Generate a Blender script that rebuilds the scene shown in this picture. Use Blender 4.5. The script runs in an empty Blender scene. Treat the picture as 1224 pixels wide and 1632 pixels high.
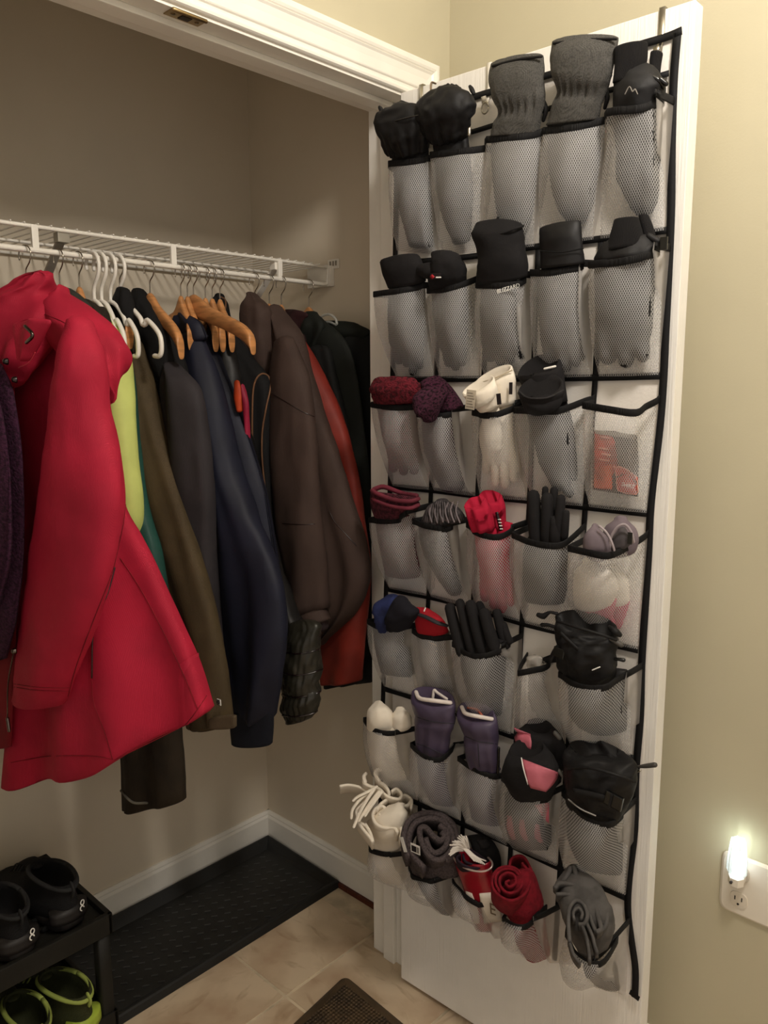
import bpy, bmesh, math, random
from math import sin, cos, pi, radians, sqrt, atan2
from mathutils import Vector, Matrix, noise
V = Vector
rnd = random.Random(7)
SC = bpy.context.scene
COL = SC.collection

# ------------------------------------------------------------------ camera
FPX, CAMP = 1268.63, V((-1.3422, -1.1865, 1.4538))
YAW, PIT, ROL = radians(43.2472), radians(9.1676), radians(-.2192)
F_ = V((cos(YAW)*cos(PIT), sin(YAW)*cos(PIT), -sin(PIT)))
R_ = V((sin(YAW), -cos(YAW), 0)); U_ = R_.cross(F_)
R2 = R_*cos(ROL)+U_*sin(ROL); U2 = U_*cos(ROL)-R_*sin(ROL)
cam = bpy.data.cameras.new('camera'); cam.sensor_fit = 'VERTICAL'; cam.sensor_height = 24
cam.lens = 24*FPX/1632; cam.clip_start = .02
camo = bpy.data.objects.new('camera', cam); COL.objects.link(camo)
camo.matrix_world = Matrix(((R2.x, U2.x, -F_.x, CAMP.x), (R2.y, U2.y, -F_.y, CAMP.y), (R2.z, U2.z, -F_.z, CAMP.z), (0, 0, 0, 1)))
SC.camera = camo

# ------------------------------------------------------------------ light
w = bpy.data.worlds.new('world'); SC.world = w; w.use_nodes = True
w.node_tree.nodes['Background'].inputs[0].default_value = (1, .91, .81, 1)
w.node_tree.nodes['Background'].inputs[1].default_value = .56
LAMP = V((-.62, -1.15, 2.56))
la = bpy.data.lights.new('ceiling_lamp_light', 'POINT'); la.shadow_soft_size = .10
la.energy = 44; la.color = (1, .93, .855)
lo = bpy.data.objects.new('ceiling_lamp_light', la); COL.objects.link(lo); lo.location = LAMP - V((0, 0, .125))
vs = SC.view_settings
vs.view_transform = 'Standard'; vs.look = 'None'; vs.gamma = 1; vs.use_curve_mapping = False
vs.exposure = 0.05

# ------------------------------------------------------------------ measuring helpers
def ray(x, y): return F_ + R2*((x-612)/FPX) - U2*((y-816)/FPX)
def hit(x, y, n, c):
    d = ray(x, y); n = V(n); return CAMP + d*((c-n.dot(CAMP))/n.dot(d))
DA = radians(1.6071); DO = V((-.0421, -.0156, 0)); DU = V((sin(DA), -cos(DA), 0)); DN = V((-cos(DA), -sin(DA), 0))
def at(x, y, w=0.): return hit(x, y, DN, DN.dot(DO)+w)          # a point w in front of the door face
def dp(u, z, w): return DO + DU*u + DN*w + V((0, 0, z))         # door coordinates
def duz(p): q = p-DO; return q.dot(DU), p.z, q.dot(DN)
def ax(x, y, X): return hit(x, y, (1, 0, 0), X)                 # a point in the plane of a garment on the rail
def mpp(p): return (p-CAMP).dot(F_)/FPX                          # metres a pixel spans at p

# ------------------------------------------------------------------ materials
def srgb(c):
    if isinstance(c, str): c = [int(c[i:i+2], 16)/255 for i in (0, 2, 4)]
    return tuple(v/12.92 if v <= .04045 else ((v+.055)/1.055)**2.4 for v in c)+(1,)
MC = {}
def mat(key, col, rough=.8, bump=None, bs=.3, scale=200, var=.12, vs_=12, metal=0, sheen=0, spec=.3, stretch=(1, 1, 1), col2=None, trans=0, emit=0, uv=False, alpha=1, bd=.002):
    """bump: noise | weave | knit | rib | grain | fuzz"""
    if key in MC: return MC[key]
    m = bpy.data.materials.new(key); m.use_nodes = True; nt = m.node_tree; N = nt.nodes; L = nt.links
    b = N['Principled BSDF']; c = srgb(col)
    b.inputs['Roughness'].default_value = rough; b.inputs['Metallic'].default_value = metal
    b.inputs['Specular IOR Level'].default_value = spec
    if sheen: b.inputs['Sheen Weight'].default_value = sheen; b.inputs['Sheen Roughness'].default_value = .5; b.inputs['Sheen Tint'].default_value = c
    if trans: b.inputs['Transmission Weight'].default_value = trans
    if alpha < 1: b.inputs['Alpha'].default_value = alpha
    tc = N.new('ShaderNodeTexCoord'); mp = N.new('ShaderNodeMapping'); mp.inputs['Scale'].default_value = stretch
    L.new(tc.outputs['UV' if uv else 'Object'], mp.inputs[0])
    if emit:
        b.inputs['Emission Color'].default_value = c; b.inputs['Emission Strength'].default_value = emit
    n1 = N.new('ShaderNodeTexNoise'); n1.inputs['Scale'].default_value = vs_; n1.inputs['Detail'].default_value = 4
    L.new(mp.outputs[0], n1.inputs['Vector'])
    mx = N.new('ShaderNodeMix'); mx.data_type = 'RGBA'
    c2 = srgb(col2) if col2 else tuple(max(0, v*(1-var*2)) for v in c[:3])+(1,)
    mx.inputs[6].default_value = c2; mx.inputs[7].default_value = c if col2 else tuple(min(1, v*(1+var)) for v in c[:3])+(1,)
    rm = N.new('ShaderNodeMapRange'); rm.inputs[1].default_value = .38; rm.inputs[2].default_value = .56
    L.new(n1.outputs[0], rm.inputs[0]); L.new(rm.outputs[0], mx.inputs[0]); L.new(mx.outputs[2], b.inputs['Base Color'])
    if bump:
        bn = N.new('ShaderNodeBump'); bn.inputs['Strength'].default_value = bs; bn.inputs['Distance'].default_value = bd
        if bump in ('noise', 'fuzz', 'grain'):
            t = N.new('ShaderNodeTexNoise'); t.inputs['Scale'].default_value = scale; t.inputs['Detail'].default_value = 5 if bump != 'fuzz' else 8
            L.new(mp.outputs[0], t.inputs['Vector']); h = t.outputs[0]
        elif bump == 'rib':
            t = N.new('ShaderNodeTexWave'); t.inputs['Scale'].default_value = scale; t.bands_direction = 'X'; t.inputs['Distortion'].default_value = .6
            L.new(mp.outputs[0], t.inputs['Vector']); h = t.outputs[0]
        else:
            t = N.new('ShaderNodeTexWave'); t.inputs['Scale'].default_value = scale; t.bands_direction = 'X'
            t2 = N.new('ShaderNodeTexWave'); t2.inputs['Scale'].default_value = scale; t2.bands_direction = 'Y'
            if bump == 'knit': t.inputs['Distortion'].default_value = 2; t2.inputs['Distortion'].default_value = 2
            L.new(mp.outputs[0], t.inputs['Vector']); L.new(mp.outputs[0], t2.inputs['Vector'])
            a = N.new('ShaderNodeMath'); a.operation = 'ADD'; L.new(t.outputs[0], a.inputs[0]); L.new(t2.outputs[0], a.inputs[1]); h = a.outputs[0]
        L.new(h, bn.inputs['Height']); L.new(bn.outputs[0], b.inputs['Normal'])
    MC[key] = m; return m
def sheer(key, col, fac_lo, fac_hi=None, pitch=None, transl=.35):
    """see-through cloth: threads of cloth with open holes between them (pitch in metres of the UV)"""
    if key in MC: return MC[key]
    m = bpy.data.materials.new(key); m.use_nodes = True; nt = m.node_tree; N = nt.nodes; L = nt.links
    for n in list(N): N.remove(n)
    out = N.new('ShaderNodeOutputMaterial'); tr = N.new('ShaderNodeBsdfTransparent'); d = N.new('ShaderNodeBsdfDiffuse'); tl = N.new('ShaderNodeBsdfTranslucent')
    d.inputs[0].default_value = srgb(col); tl.inputs[0].default_value = srgb(col)
    g = N.new('ShaderNodeBsdfGlossy'); g.inputs['Roughness'].default_value = .4
    m1 = N.new('ShaderNodeMixShader'); m1.inputs[0].default_value = transl; L.new(d.outputs[0], m1.inputs[1]); L.new(tl.outputs[0], m1.inputs[2])
    mg = N.new('ShaderNodeMixShader'); mg.inputs[0].default_value = .06; L.new(m1.outputs[0], mg.inputs[1]); L.new(g.outputs[0], mg.inputs[2])
    mo = N.new('ShaderNodeMixShader'); L.new(tr.outputs[0], mo.inputs[1]); L.new(mg.outputs[0], mo.inputs[2]); L.new(mo.outputs[0], out.inputs[0])
    tc = N.new('ShaderNodeTexCoord')
    if pitch:
        sx = N.new('ShaderNodeSeparateXYZ'); L.new(tc.outputs['UV'], sx.inputs[0])
        def osc(a, bb):
            v = N.new('ShaderNodeMath'); v.operation = 'MULTIPLY'; v.inputs[1].default_value = a; L.new(sx.outputs[0], v.inputs[0])
            u = N.new('ShaderNodeMath'); u.operation = 'MULTIPLY_ADD'; u.inputs[1].default_value = bb; L.new(sx.outputs[1], u.inputs[0]); L.new(v.outputs[0], u.inputs[2])
            s = N.new('ShaderNodeMath'); s.operation = 'SINE'; L.new(u.outputs[0], s.inputs[0]); return s
        k = 2*pi/pitch
        s1 = osc(k*.87, k*.5); s2 = osc(-k*.87, k*.5)
        ad = N.new('ShaderNodeMath'); ad.operation = 'ADD'; L.new(s1.outputs[0], ad.inputs[0]); L.new(s2.outputs[0], ad.inputs[1])
        mr = N.new('ShaderNodeMapRange'); mr.inputs[1].default_value = -.2; mr.inputs[2].default_value = .9; mr.inputs[3].default_value = fac_hi; mr.inputs[4].default_value = fac_lo
        L.new(ad.outputs[0], mr.inputs[0]); L.new(mr.outputs[0], mo.inputs[0])
    else:
        n = N.new('ShaderNodeTexNoise'); n.inputs['Scale'].default_value = 18; L.new(tc.outputs['Object'], n.inputs['Vector'])
        mr = N.new('ShaderNodeMapRange'); mr.inputs[3].default_value = fac_lo-.08; mr.inputs[4].default_value = fac_lo+.08
        L.new(n.outputs[0], mr.inputs[0]); L.new(mr.outputs[0], mo.inputs[0])
    MC[key] = m; return m

# ------------------------------------------------------------------ objects
def link(name, me, m=None, parent=None, smooth=True):
    o = bpy.data.objects.new(name, me); COL.objects.link(o)
    if m is not None:
        for q in (m if isinstance(m, (list, tuple)) else [m]): me.materials.append(q)
    if smooth: me.polygons.foreach_set('use_smooth', [True]*len(me.polygons))
    if parent is not None:
        o.parent = parent; o.matrix_parent_inverse = Matrix.Translation(parent.location).inverted() if parent.type == 'EMPTY' else Matrix()
    return o
def thing(name, label, cat, loc, group=None):
    o = bpy.data.objects.new(name, None); COL.objects.link(o); o.location = loc; o.empty_display_size = .02
    o['label'] = label; o['category'] = cat
    if group: o['group'] = group
    return o
def tag(o, label=None, cat=None, group=None, kind=None):
    for k, v in (('label', label), ('category', cat), ('group', group), ('kind', kind)):
        if v: o[k] = v
    return o
class MB:
    """collects faces of ONE object"""
    def __init__(s): s.v = []; s.f = []; s.uv = []; s.mi = []
    def add(s, vs, fs, uvs=None, mi=0):
        k = len(s.v); s.v += [tuple(p) for p in vs]; s.uv += (uvs if uvs else [(p[0], p[2]) for p in vs])
        s.f += [tuple(i+k for i in f) for f in fs]; s.mi += (mi if isinstance(mi, list) else [mi]*len(fs)); return s
    def box(s, a, b, bev=0, M=None):
        bm = bmesh.new(); bmesh.ops.create_cube(bm, size=1)
        a = V(a); b = V(b); bmesh.ops.scale(bm, vec=(b-a), verts=bm.verts); bmesh.ops.translate(bm, vec=(a+b)/2, verts=bm.verts)
        if bev: bmesh.ops.bevel(bm, geom=bm.edges[:], offset=bev, segments=2, affect='EDGES', profile=.7)
        if M is not None: bm.transform(M)
        bm.verts.index_update(); s.add([v.co.copy() for v in bm.verts], [[v.index for v in f.verts] for f in bm.faces]); bm.free(); return s
    def mesh(s, name='mesh', fix=True):
        me = bpy.data.meshes.new(name); me.from_pydata(s.v, [], s.f)
        ul = me.uv_layers.new(name='UVMap')
        for l in me.loops: ul.data[l.index].uv = s.uv[l.vertex_index]
        me.polygons.foreach_set('material_index', s.mi)
        if fix:
            bm = bmesh.new(); bm.from_mesh(me); bmesh.ops.recalc_face_normals(bm, faces=bm.faces); bm.to_mesh(me); bm.free()
        me.update(); return me
    def build(s, name, m, parent=None, smooth=True, fix=True): return link(name, s.mesh(name, fix), m, parent, smooth)
def box(name, a, b, m, parent=None, bev=0.002, M=None): return MB().box(a, b, bev, M).build(name, m, parent, smooth=False)

def cat(pts, n, closed=False):
    """Catmull-Rom through tuples/vectors; n samples per span"""
    P = [tuple(p) for p in pts]; out = []; K = len(P)
    if K < 2: return [V(p) if len(p) == 3 else p for p in P]
    rng = range(K if closed else K-1)
    for i in rng:
        p1, p2 = P[i], P[(i+1) % K]
        p0 = P[i-1] if (i > 0 or closed) else tuple(2*a-b for a, b in zip(p1, p2))
        p3 = P[(i+2) % K] if (i+2 < K or closed) else tuple(2*b-a for a, b in zip(p1, p2))
        for j in range(n):
            t = j/n
            out.append(tuple(.5*((2*b)+(c-a)*t+(2*a-5*b+4*c-d)*t*t+(3*b-a-3*c+d)*t**3) for a, b, c, d in zip(p0, p1, p2, p3)))
    if not closed: out.append(P[-1])
    return out
def wrinkle(p, amp, sc, zs=.5, seed=0):
    q = V((p.x*sc+seed, p.y*sc, p.z*sc*zs)); return amp*(noise.noise(q) + .5*(1-2*abs(noise.noise(q*1.9))) - .2)

def loft(secs, n=36, sub=5, folds=None, caps=('round', 'round'), wr=None, mb=None, power=2., hol=.8, depth=.04, warp=None):
    """secs: list of (centre, half-width vector, half-thickness vector).  A closed skin with rounded or hollow (open, turned-in) ends."""
    flat = [tuple(c)+tuple(a)+tuple(b) for c, a, b in secs]
    S = [(V(r[:3]), V(r[3:6]), V(r[6:9])) for r in cat(flat, sub)]
    T = len(S)
    def ends(S, kind, first):
        if kind == 'flat': return S, []
        c, a, b = S[0] if first else S[-1]; c2 = (S[1] if first else S[-2])[0]
        d = (c-c2); d = d.normalized() if d.length > 1e-9 else V((0, 0, 1)); extra = []
        if kind == 'round':
            r = b.length*.8
            for k in (1, 2, 3):
                t = k/3.2*pi/2; extra.append((c+d*r*sin(t), a*cos(t)+a*0, b*cos(t)))
        else:
            th = (1-hol)
            extra.append((c+d*b.length*.12, a*(1-th*.35), b*(1-th*.5)))
            extra.append((c+d*b.length*.08, a*(1-th*.8), b*(1-th)))
            extra.append((c-d*depth*.25, a*(1-th), b*(1-th*1.25)))
            extra.append((c-d*depth, a*(1-th*1.3), b*(1-th*1.5)))
        return S, extra
    _, e0 = ends(S, caps[0], True); _, e1 = ends(S, caps[1], False)
    rings = list(reversed(e0)) + S + e1; off = len(e0)
    vs, uv = [], []; L = 0; prev = None; per = max(a.length for c, a, b in rings)*4
    for i, (c, a, b) in enumerate(rings):
        t = min(1, max(0, (i-off)/max(1, T-1)))
        if prev is not None: L += (c-prev).length
        prev = c
        for k in range(n):
            th = 2*pi*k/n; ca, sa = cos(th), sin(th)
            x = math.copysign(abs(ca)**(2/power), ca); y = math.copysign(abs(sa)**(2/power), sa)
            p = c + a*x + b*y
            if folds and b.length > 1e-6:
                p += b.normalized()*folds(x, y, t)
            if wr:
                nrm = (a.normalized()*ca+b.normalized()*sa) if b.length > 1e-6 and a.length > 1e-6 else V((0, 0, 0))
                p += nrm*wrinkle(p, *wr)
            if warp: p = warp(p, x, y, t)
            vs.append(p); uv.append((per*k/n, L))
    fs = []
    R = len(rings)
    for i in range(R-1):
        for k in range(n):
            fs.append((i*n+k, i*n+(k+1) % n, (i+1)*n+(k+1) % n, (i+1)*n+k))
    fs.append(tuple(range(n))); fs.append(tuple((R-1)*n+k for k in reversed(range(n))))
    mb = mb or MB(); mb.add(vs, fs, uv); return mb

def secs_from(rows, plane, zdir=None, corr=True):
    """rows: (xL,yL,xR,yR,depth,thick[,depthR]) measured edges -> sections; plane(px,py,depth)->point"""
    LR = []
    for r in rows:
        dR = r[6] if len(r) > 6 else r[4]
        LR.append((plane(r[0], r[1], r[4]), plane(r[2], r[3], dR), r[5]))
    out = []
    for i, (l, r, th) in enumerate(LR):
        c = (l+r)/2; a = (r-l)/2
        c0 = (LR[max(0, i-1)][0]+LR[max(0, i-1)][1])/2; c1 = (LR[min(len(LR)-1, i+1)][0]+LR[min(len(LR)-1, i+1)][1])/2
        ax_ = (c1-c0); ax_ = ax_.normalized() if ax_.length > 1e-6 else V((0, 0, -1))
        b = ax_.cross(a); b = b.normalized()*th if b.length > 1e-9 else V((-th, 0, 0))
        if corr:
            v = (c-CAMP).normalized(); h = v.cross(ax_).normalized(); at_, bt = abs(a.dot(h)), abs(b.dot(h))
            if at_ > 1e-6: a = a*max(.45, sqrt(max(0, at_*at_-bt*bt))/at_)
        out.append((c, a, b))
    return out
def dl(rows, **k): return loft(secs_from(rows, at), **k)
def cl(rows, **k): return loft(secs_from(rows, ax), **k)

def tube(pts, rad, n=8, mb=None, sub=4, cap=True, flat=1.):
    P = cat([tuple(p)+((rad[i] if isinstance(rad, (list, tuple)) else rad),) for i, p in enumerate(pts)], sub)
    C = [V(p[:3]) for p in P]; Rr = [p[3] for p in P]
    T = []
    for i in range(len(C)):
        d = C[min(i+1, len(C)-1)]-C[max(0, i-1)]; T.append(d.normalized() if d.length > 1e-9 else V((0, 0, 1)))
    up = V((0, 0, 1)) if abs(T[0].z) < .9 else V((1, 0, 0)); nn = T[0].cross(up).normalized()
    vs, uv, L = [], [], 0
    rings = []
    for i in range(len(C)):
        nn = (nn-T[i]*nn.dot(T[i])).normalized(); rings.append((C[i], nn.copy(), T[i].cross(nn), Rr[i], T[i]))
    if cap:
        c, a, b, r, t = rings[0]; rings = [(c-t*r*.86, a, b, r*.2, t), (c-t*r*.6, a, b, r*.75, t)]+rings
        c, a, b, r, t = rings[-1]; rings += [(c+t*r*.6, a, b, r*.75, t), (c+t*r*.86, a, b, r*.2, t)]
    for i, (c, a, b, r, t) in enumerate(rings):
        if i: L += (c-rings[i-1][0]).length
        for k in range(n):
            th = 2*pi*k/n; vs.append(c+a*cos(th)*r+b*sin(th)*r*flat); uv.append((r*th, L))
    fs = [(i*n+k, i*n+(k+1) % n, (i+1)*n+(k+1) % n, (i+1)*n+k) for i in range(len(rings)-1) for k in range(n)]
    fs += [tuple(range(n)), tuple((len(rings)-1)*n+k for k in reversed(range(n)))]
    mb = mb or MB(); mb.add(vs, fs, uv); return mb

def strip(pts, axis, th, h, mb=None, sub=4, closed=False, rnd_=True, off=0.):
    """a band of cloth of thickness th: follows pts, extends h along axis; the edge at pts is rounded"""
    C = [V(p[:3]) for p in (cat(pts, sub, closed) if sub > 1 else [tuple(p) for p in pts])]; K = len(C)
    ax_ = V(axis).normalized()
    prof = ([(-.5, h), (-.5, th*.5), (-.36, th*.14), (0, 0), (.36, th*.14), (.5, th*.5), (.5, h), (0, h+th*.3)] if rnd_ else [(-.5, h), (-.5, 0), (.5, 0), (.5, h)])
    n = len(prof); vs, uv, L = [], [], 0
    for i in range(K):
        d = C[(i+1) % K if closed else min(i+1, K-1)]-C[(i-1) if (closed or i > 0) else 0]
        s = d.cross(ax_); s = s.normalized() if s.length > 1e-9 else V((1, 0, 0))
        if i: L += (C[i]-C[i-1]).length
        for x, y in prof: vs.append(C[i]+s*x*th+ax_*(y+off)); uv.append((L, y))
    rng = K if closed else K-1
    fs = [(i*n+k, i*n+(k+1) % n, ((i+1) % K)*n+(k+1) % n, ((i+1) % K)*n+k) for i in range(rng) for k in range(n)]
    if not closed: fs += [tuple(range(n)), tuple((K-1)*n+k for k in reversed(range(n)))]
    mb = mb or MB(); mb.add(vs, fs, uv); return mb
def prism(poly, d, mb=None):
    """flat polygon (points) pushed along vector d"""
    n = len(poly); vs = [V(p) for p in poly]+[V(p)+V(d) for p in poly]
    mb = mb or MB(); mb.add(vs, [tuple(range(n)), tuple(n+k for k in reversed(range(n)))]+[(k, (k+1) % n, n+(k+1) % n, n+k) for k in range(n)]); return mb
def text(name, s, size, M, m, parent, ext=.0004):
    cu = bpy.data.curves.new('t', 'FONT'); cu.body = s; cu.size = size; cu.extrude = ext; cu.align_x = 'CENTER'; cu.align_y = 'CENTER'
    t = bpy.data.objects.new('t', cu); COL.objects.link(t); dg = bpy.context.evaluated_depsgraph_get(); dg.update()
    me = bpy.data.meshes.new_from_object(t.evaluated_get(dg)); bpy.data.objects.remove(t); me.transform(M)
    return link(name, me, m, parent, smooth=False)
def frame(c, right, up):
    r = V(right).normalized(); n = r.cross(V(up)).normalized(); u = n.cross(r)
    return Matrix(((r.x, u.x, n.x, c.x), (r.y, u.y, n.y, c.y), (r.z, u.z, n.z, c.z), (0, 0, 0, 1)))
DF = lambda x, y, w, tilt=0: frame(at(x, y, w), DU*cos(tilt)+V((0, 0, 1))*sin(tilt), V((0, 0, 1))*cos(tilt)-DU*sin(tilt))
# ================================================================== THE ROOM
D, XS, XW, HH, BH, JD, ZC = .715, .131, .135, 2.045, .1046, .117, 2.60
cream = mat('cream_wall_paint', 'c3bba0', .75, 'noise', .08, 260, var=.015, vs_=3)
closetp = mat('closet_wall_paint', 'ded2bd', .75, 'noise', .08, 260, var=.015, vs_=3)
white = mat('white_trim_paint', 'f0ece2', .35, None, var=.015, spec=.5)
ceilp = mat('ceiling_paint', 'efeadb', .9, 'noise', .1, 120, var=.01)
def struct(name, a, b, m, bev=0): return tag(box(name, a, b, m, bev=bev), kind='structure')
# tiles: each is a slab of its own, joints recessed
def tile_mat(i):
    m = mat('floor_tile_glaze_%d' % i, ['d6c3a8', 'cfbb9f', 'd9c6ac', 'd2bea3'][i], .34, 'noise', .15, 30, var=.1, vs_=5, col2=['b59a7b', 'b49b80', 'bfa88a', 'b1977a'][i], spec=.45)
    nt = m.node_tree; N = nt.nodes; L = nt.links; b = N['Principled BSDF']
    old = b.inputs['Base Color'].links[0].from_socket
    n = N.new('ShaderNodeTexNoise'); n.inputs['Scale'].default_value = 7; n.inputs['Detail'].default_value = 8; n.inputs['Distortion'].default_value = 1.6
    mp = N.new('ShaderNodeMapping'); mp.inputs['Location'].default_value = (i*3.1, i*1.7, 0); mp.inputs['Rotation'].default_value = (0, 0, .5+i); mp.inputs['Scale'].default_value = (1, 2.4, 1)
    tc = N.new('ShaderNodeTexCoord'); L.new(tc.outputs['Object'], mp.inputs[0]); L.new(mp.outputs[0], n.inputs['Vector'])
    r = N.new('ShaderNodeMapRange'); r.inputs[1].default_value = .55; r.inputs[2].default_value = .8; L.new(n.outputs[0], r.inputs[0])
    mx = N.new('ShaderNodeMix'); mx.data_type = 'RGBA'; mx.inputs[7].default_value = srgb('9a7e60'); L.new(old, mx.inputs[6]); L.new(r.outputs[0], mx.inputs[0]); L.new(mx.outputs[2], b.inputs['Base Color'])
    return m
tms = [tile_mat(i) for i in range(4)]
fl = struct('floor', (-2.6, -2.5, -.06), (.25, .83, -.0012), mat('floor_grout', 'cdbda2', .9, 'noise', .3, 200))
TS, GX, GY = .3115, -.2655, .1565
tme = [MB().box((-TS/2+.0038, -TS/2+.0038, -.004), (TS/2-.0038, TS/2-.0038, 0), .0008).mesh('floor_tile') for i in range(4)]
for i in range(4): tme[i].materials.append(tms[i])
for ix in range(-7, 2):
    for iy in range(-6, 2):
        cx, cy = GX+(ix+.5)*TS, GY+(iy+.5)*TS
        if cx > .2: continue
        o = bpy.data.objects.new('floor_tile', tme[rnd.randrange(4)]); COL.objects.link(o); o.parent = fl
        o.location = (cx, cy, rnd.uniform(-.0003, .0003)); o.rotation_euler = (0, 0, rnd.randrange(4)*pi/2)
struct('ceiling', (-2.6, -2.5, ZC), (.25, .83, ZC+.06), ceilp)
struct('wall_right', (XW, -2.5, 0), (XW+.1, .0, ZC), cream)
struct('wall_front_header', (-2.6, 0, HH+.018), (XW, JD, ZC), cream)
struct('wall_front_left', (-2.6, 0, 0), (-1.3, JD, HH+.018), cream)
struct('wall_front_right', (.018, 0, 0), (XW+.09, JD, HH+.018), cream)
struct('wall_back', (-1.75, D, 0), (XS+.09, D+.09, ZC), closetp)
struct('wall_closet_side', (XS, JD, 0), (XS+.09, D, ZC), closetp)
struct('wall_closet_left', (-1.75, JD, 0), (-1.69, D, ZC), closetp)
# jambs with stops
struct('trim_1', (0, -.001, .0), (.018, JD+.001, HH+.018), white, .001)
struct('trim_2', (-1.3, -.001, HH), (.018, JD+.001, HH+.018), white, .001)
struct('trim_3', (-.011, .038, 0), (.0, .074, HH), white, .003)
struct('trim_4', (-1.3, .038, HH-.011), (-.0, .074, HH), white, .003)
struct('trim_11', (-1.318, -.001, 0), (-1.3, JD+.001, HH), white, .001)
# moulded casing, mitred at the corner: profile (distance from opening, projection)
PR = [(.006, 0), (.006, .007), (.008, .010), (.012, .011), (.016, .0095), (.018, .0075), (.022, .008), (.024, .011), (.026, .012), (.044, .0128), (.056, .0150), (.060, .0180), (.0615, .0158), (.0635, .0185), (.068, .0205), (.074, .0205), (.079, .0185), (.081, .014), (.081, 0)]
vs = []
for (px, pz) in ((-1.42, HH), (0, HH), (0, 0)):
    for d, p in PR:
        if (px, pz) == (0, HH): vs.append((d, -p, HH+d))
        elif pz == 0: vs.append((d, -p, 0))
        else: vs.append((px, -p, HH+d))
n = len(PR); fs = [(s*n+k, s*n+k+1, (s+1)*n+k+1, (s+1)*n+k) for s in range(2) for k in range(n-1)]
tag(MB().add(vs, fs).build('trim_5', white, smooth=False), kind='structure')
# baseboards
def baseboard(name, p, q, nrm):
    p = V(p); q = V(q); nrm = V(nrm); pr = [(0, .013), (.013, .013), (.013, .085), (.009, .0925), (.0095, .096), (.005, .1046), (0, .1046)]
    vs = [e+nrm*d+V((0, 0, z)) for e in (p, q) for d, z in pr]; k = len(pr)
    fs = [(i, (i+1) % k, k+(i+1) % k, k+i) for i in range(k)]+[tuple(range(k)), tuple(range(2*k-1, k-1, -1))]
    return tag(MB().add(vs, fs).build(name, white, smooth=False), kind='structure')
baseboard('baseboard_back', (-1.69, D, 0), (XS, D, 0), (0, -1, 0))
baseboard('baseboard_side', (XS, D, 0), (XS, JD, 0), (-1, 0, 0))
baseboard('baseboard_right', (XW, -2.44, 0), (XW, -.03, 0), (-1, 0, 0))
redwood = mat('dark_red_wood', '5a2a1c', .5, 'grain', .2, 60, stretch=(1, 12, 1))
tag(box('trim_6', (XS-.022, JD, -.001), (XS, D-.013, .0125), redwood, bev=.001), kind='structure')

# ceiling light that lights the room (out of view)
t = thing('ceiling_light', 'round white ceiling lamp over the hall floor', 'lamp', LAMP+V((0, 0, .04)))
loft([(LAMP+V((0, 0, .04)), V((.15, 0, 0)), V((0, .15, 0))), (LAMP+V((0, 0, 0)), V((.15, 0, 0)), V((0, .15, 0)))], caps=('flat', 'flat')).build('base', white, t)

# strike plate on the head jamb
brass = mat('dull_brass', 'a89066', .35, None, metal=1, col2='7c6a50')
nickel = mat('brushed_steel', 'b9b3a6', .28, None, metal=1)
t = thing('catch_plate', 'small brass catch plate screwed under the white door head', 'catch', (-.538, -.0, HH))
pl = box('plate', (-.568, .0, HH-.0022), (-.503, .026, HH-.0002), brass, t, .0008)
for i, x in enumerate((-.558, -.513)):
    loft([(V((x, .014, HH-.0022)), V((.0042, 0, 0)), V((0, .0042, 0))), (V((x, .014, HH-.0034)), V((.003, 0, 0)), V((0, .003, 0)))], n=12, caps=('flat', 'flat')).build('screw', mat('screw_brass', '7d6b4f', .3, metal=1), pl)
box('catch_socket', (-.545, .006, HH-.0034), (-.526, .021, HH-.002), mat('socket_dark', '4a4034', .5, metal=1), pl, .0008)
tube([(-.566, -.001, HH-.002), (-.505, -.001, HH-.002)], .0035, 8).build('lip', brass, t)

# ------------------------------------------------------------------ wire shelf
wp = mat('white_vinyl_wire', 'ece7dc', .35, None, var=.02, spec=.5)
SZ, SY, RZ = 1.752, .384, 1.708
t = thing('wire_shelf', 'white vinyl coated wire shelf with a hanging rail across the closet', 'shelf', (-.6, .7, SZ))
tube([(-1.68, SY, SZ), (XS-.006, SY, SZ)], .0042, 8, sub=1).build('front_rod', wp, t)
tube([(-1.68, .532, SZ-.006), (.075, .532, SZ-.006)], .0034, 8, sub=1).build('support_rod', wp, t)
tube([(-1.68, .704, SZ-.004), (XS-.006, .704, SZ-.004)], .0034, 8, sub=1).build('back_rod', wp, t)
tube([(-1.68, SY, RZ), (XS-.03, SY, RZ)], .0058, 10, sub=1).build('hanging_rail', wp, t)
wm = tube([(0, SY-.005, SZ+.0045), (0, .70, SZ+.0015)], .0017, 6, sub=1).mesh('wire'); wm.materials.append(wp); wm.polygons.foreach_set('use_smooth', [True]*len(wm.polygons))
for i in range(69):
    o = bpy.data.objects.new('wire', wm); COL.objects.link(o); o.parent = t; o.matrix_parent_inverse = Matrix.Translation(t.location).inverted(); o.location = (XS-.02-i*.0258, 0, 0)
for x in (-1.55, -1.248, -.946, -.644, -.342, -.044):
    box('connector', (x-.0065, SY-.005, RZ-.004), (x+.0065, SY+.003, SZ+.003), wp, t, .0015)
tube([(XS-.03, SY, RZ), (XS-.018, SY, RZ+.004), (XS-.014, SY, RZ+.02), (XS-.012, SY, SZ)], .005, 8).build('rail_return', wp, t)
box('end_bracket', (XS-.016, SY-.012, RZ-.004), (XS-.0005, .462, SZ+.004), wp, t, .003)
b = box('end_plate', (XS-.006, .352, SZ-.004), (XS-.0005, .392, SZ+.020), wp, t, .002)
for y in (.360, .370, .381): box('slot', (XS-.0075, y-.0025, SZ+.003), (XS-.005, y+.0025, SZ+.015), mat('slot_shade', '8d8577', .6), b, .0005)
steel = mat('grey_painted_steel', 'a7a195', .4, metal=.4)
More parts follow.
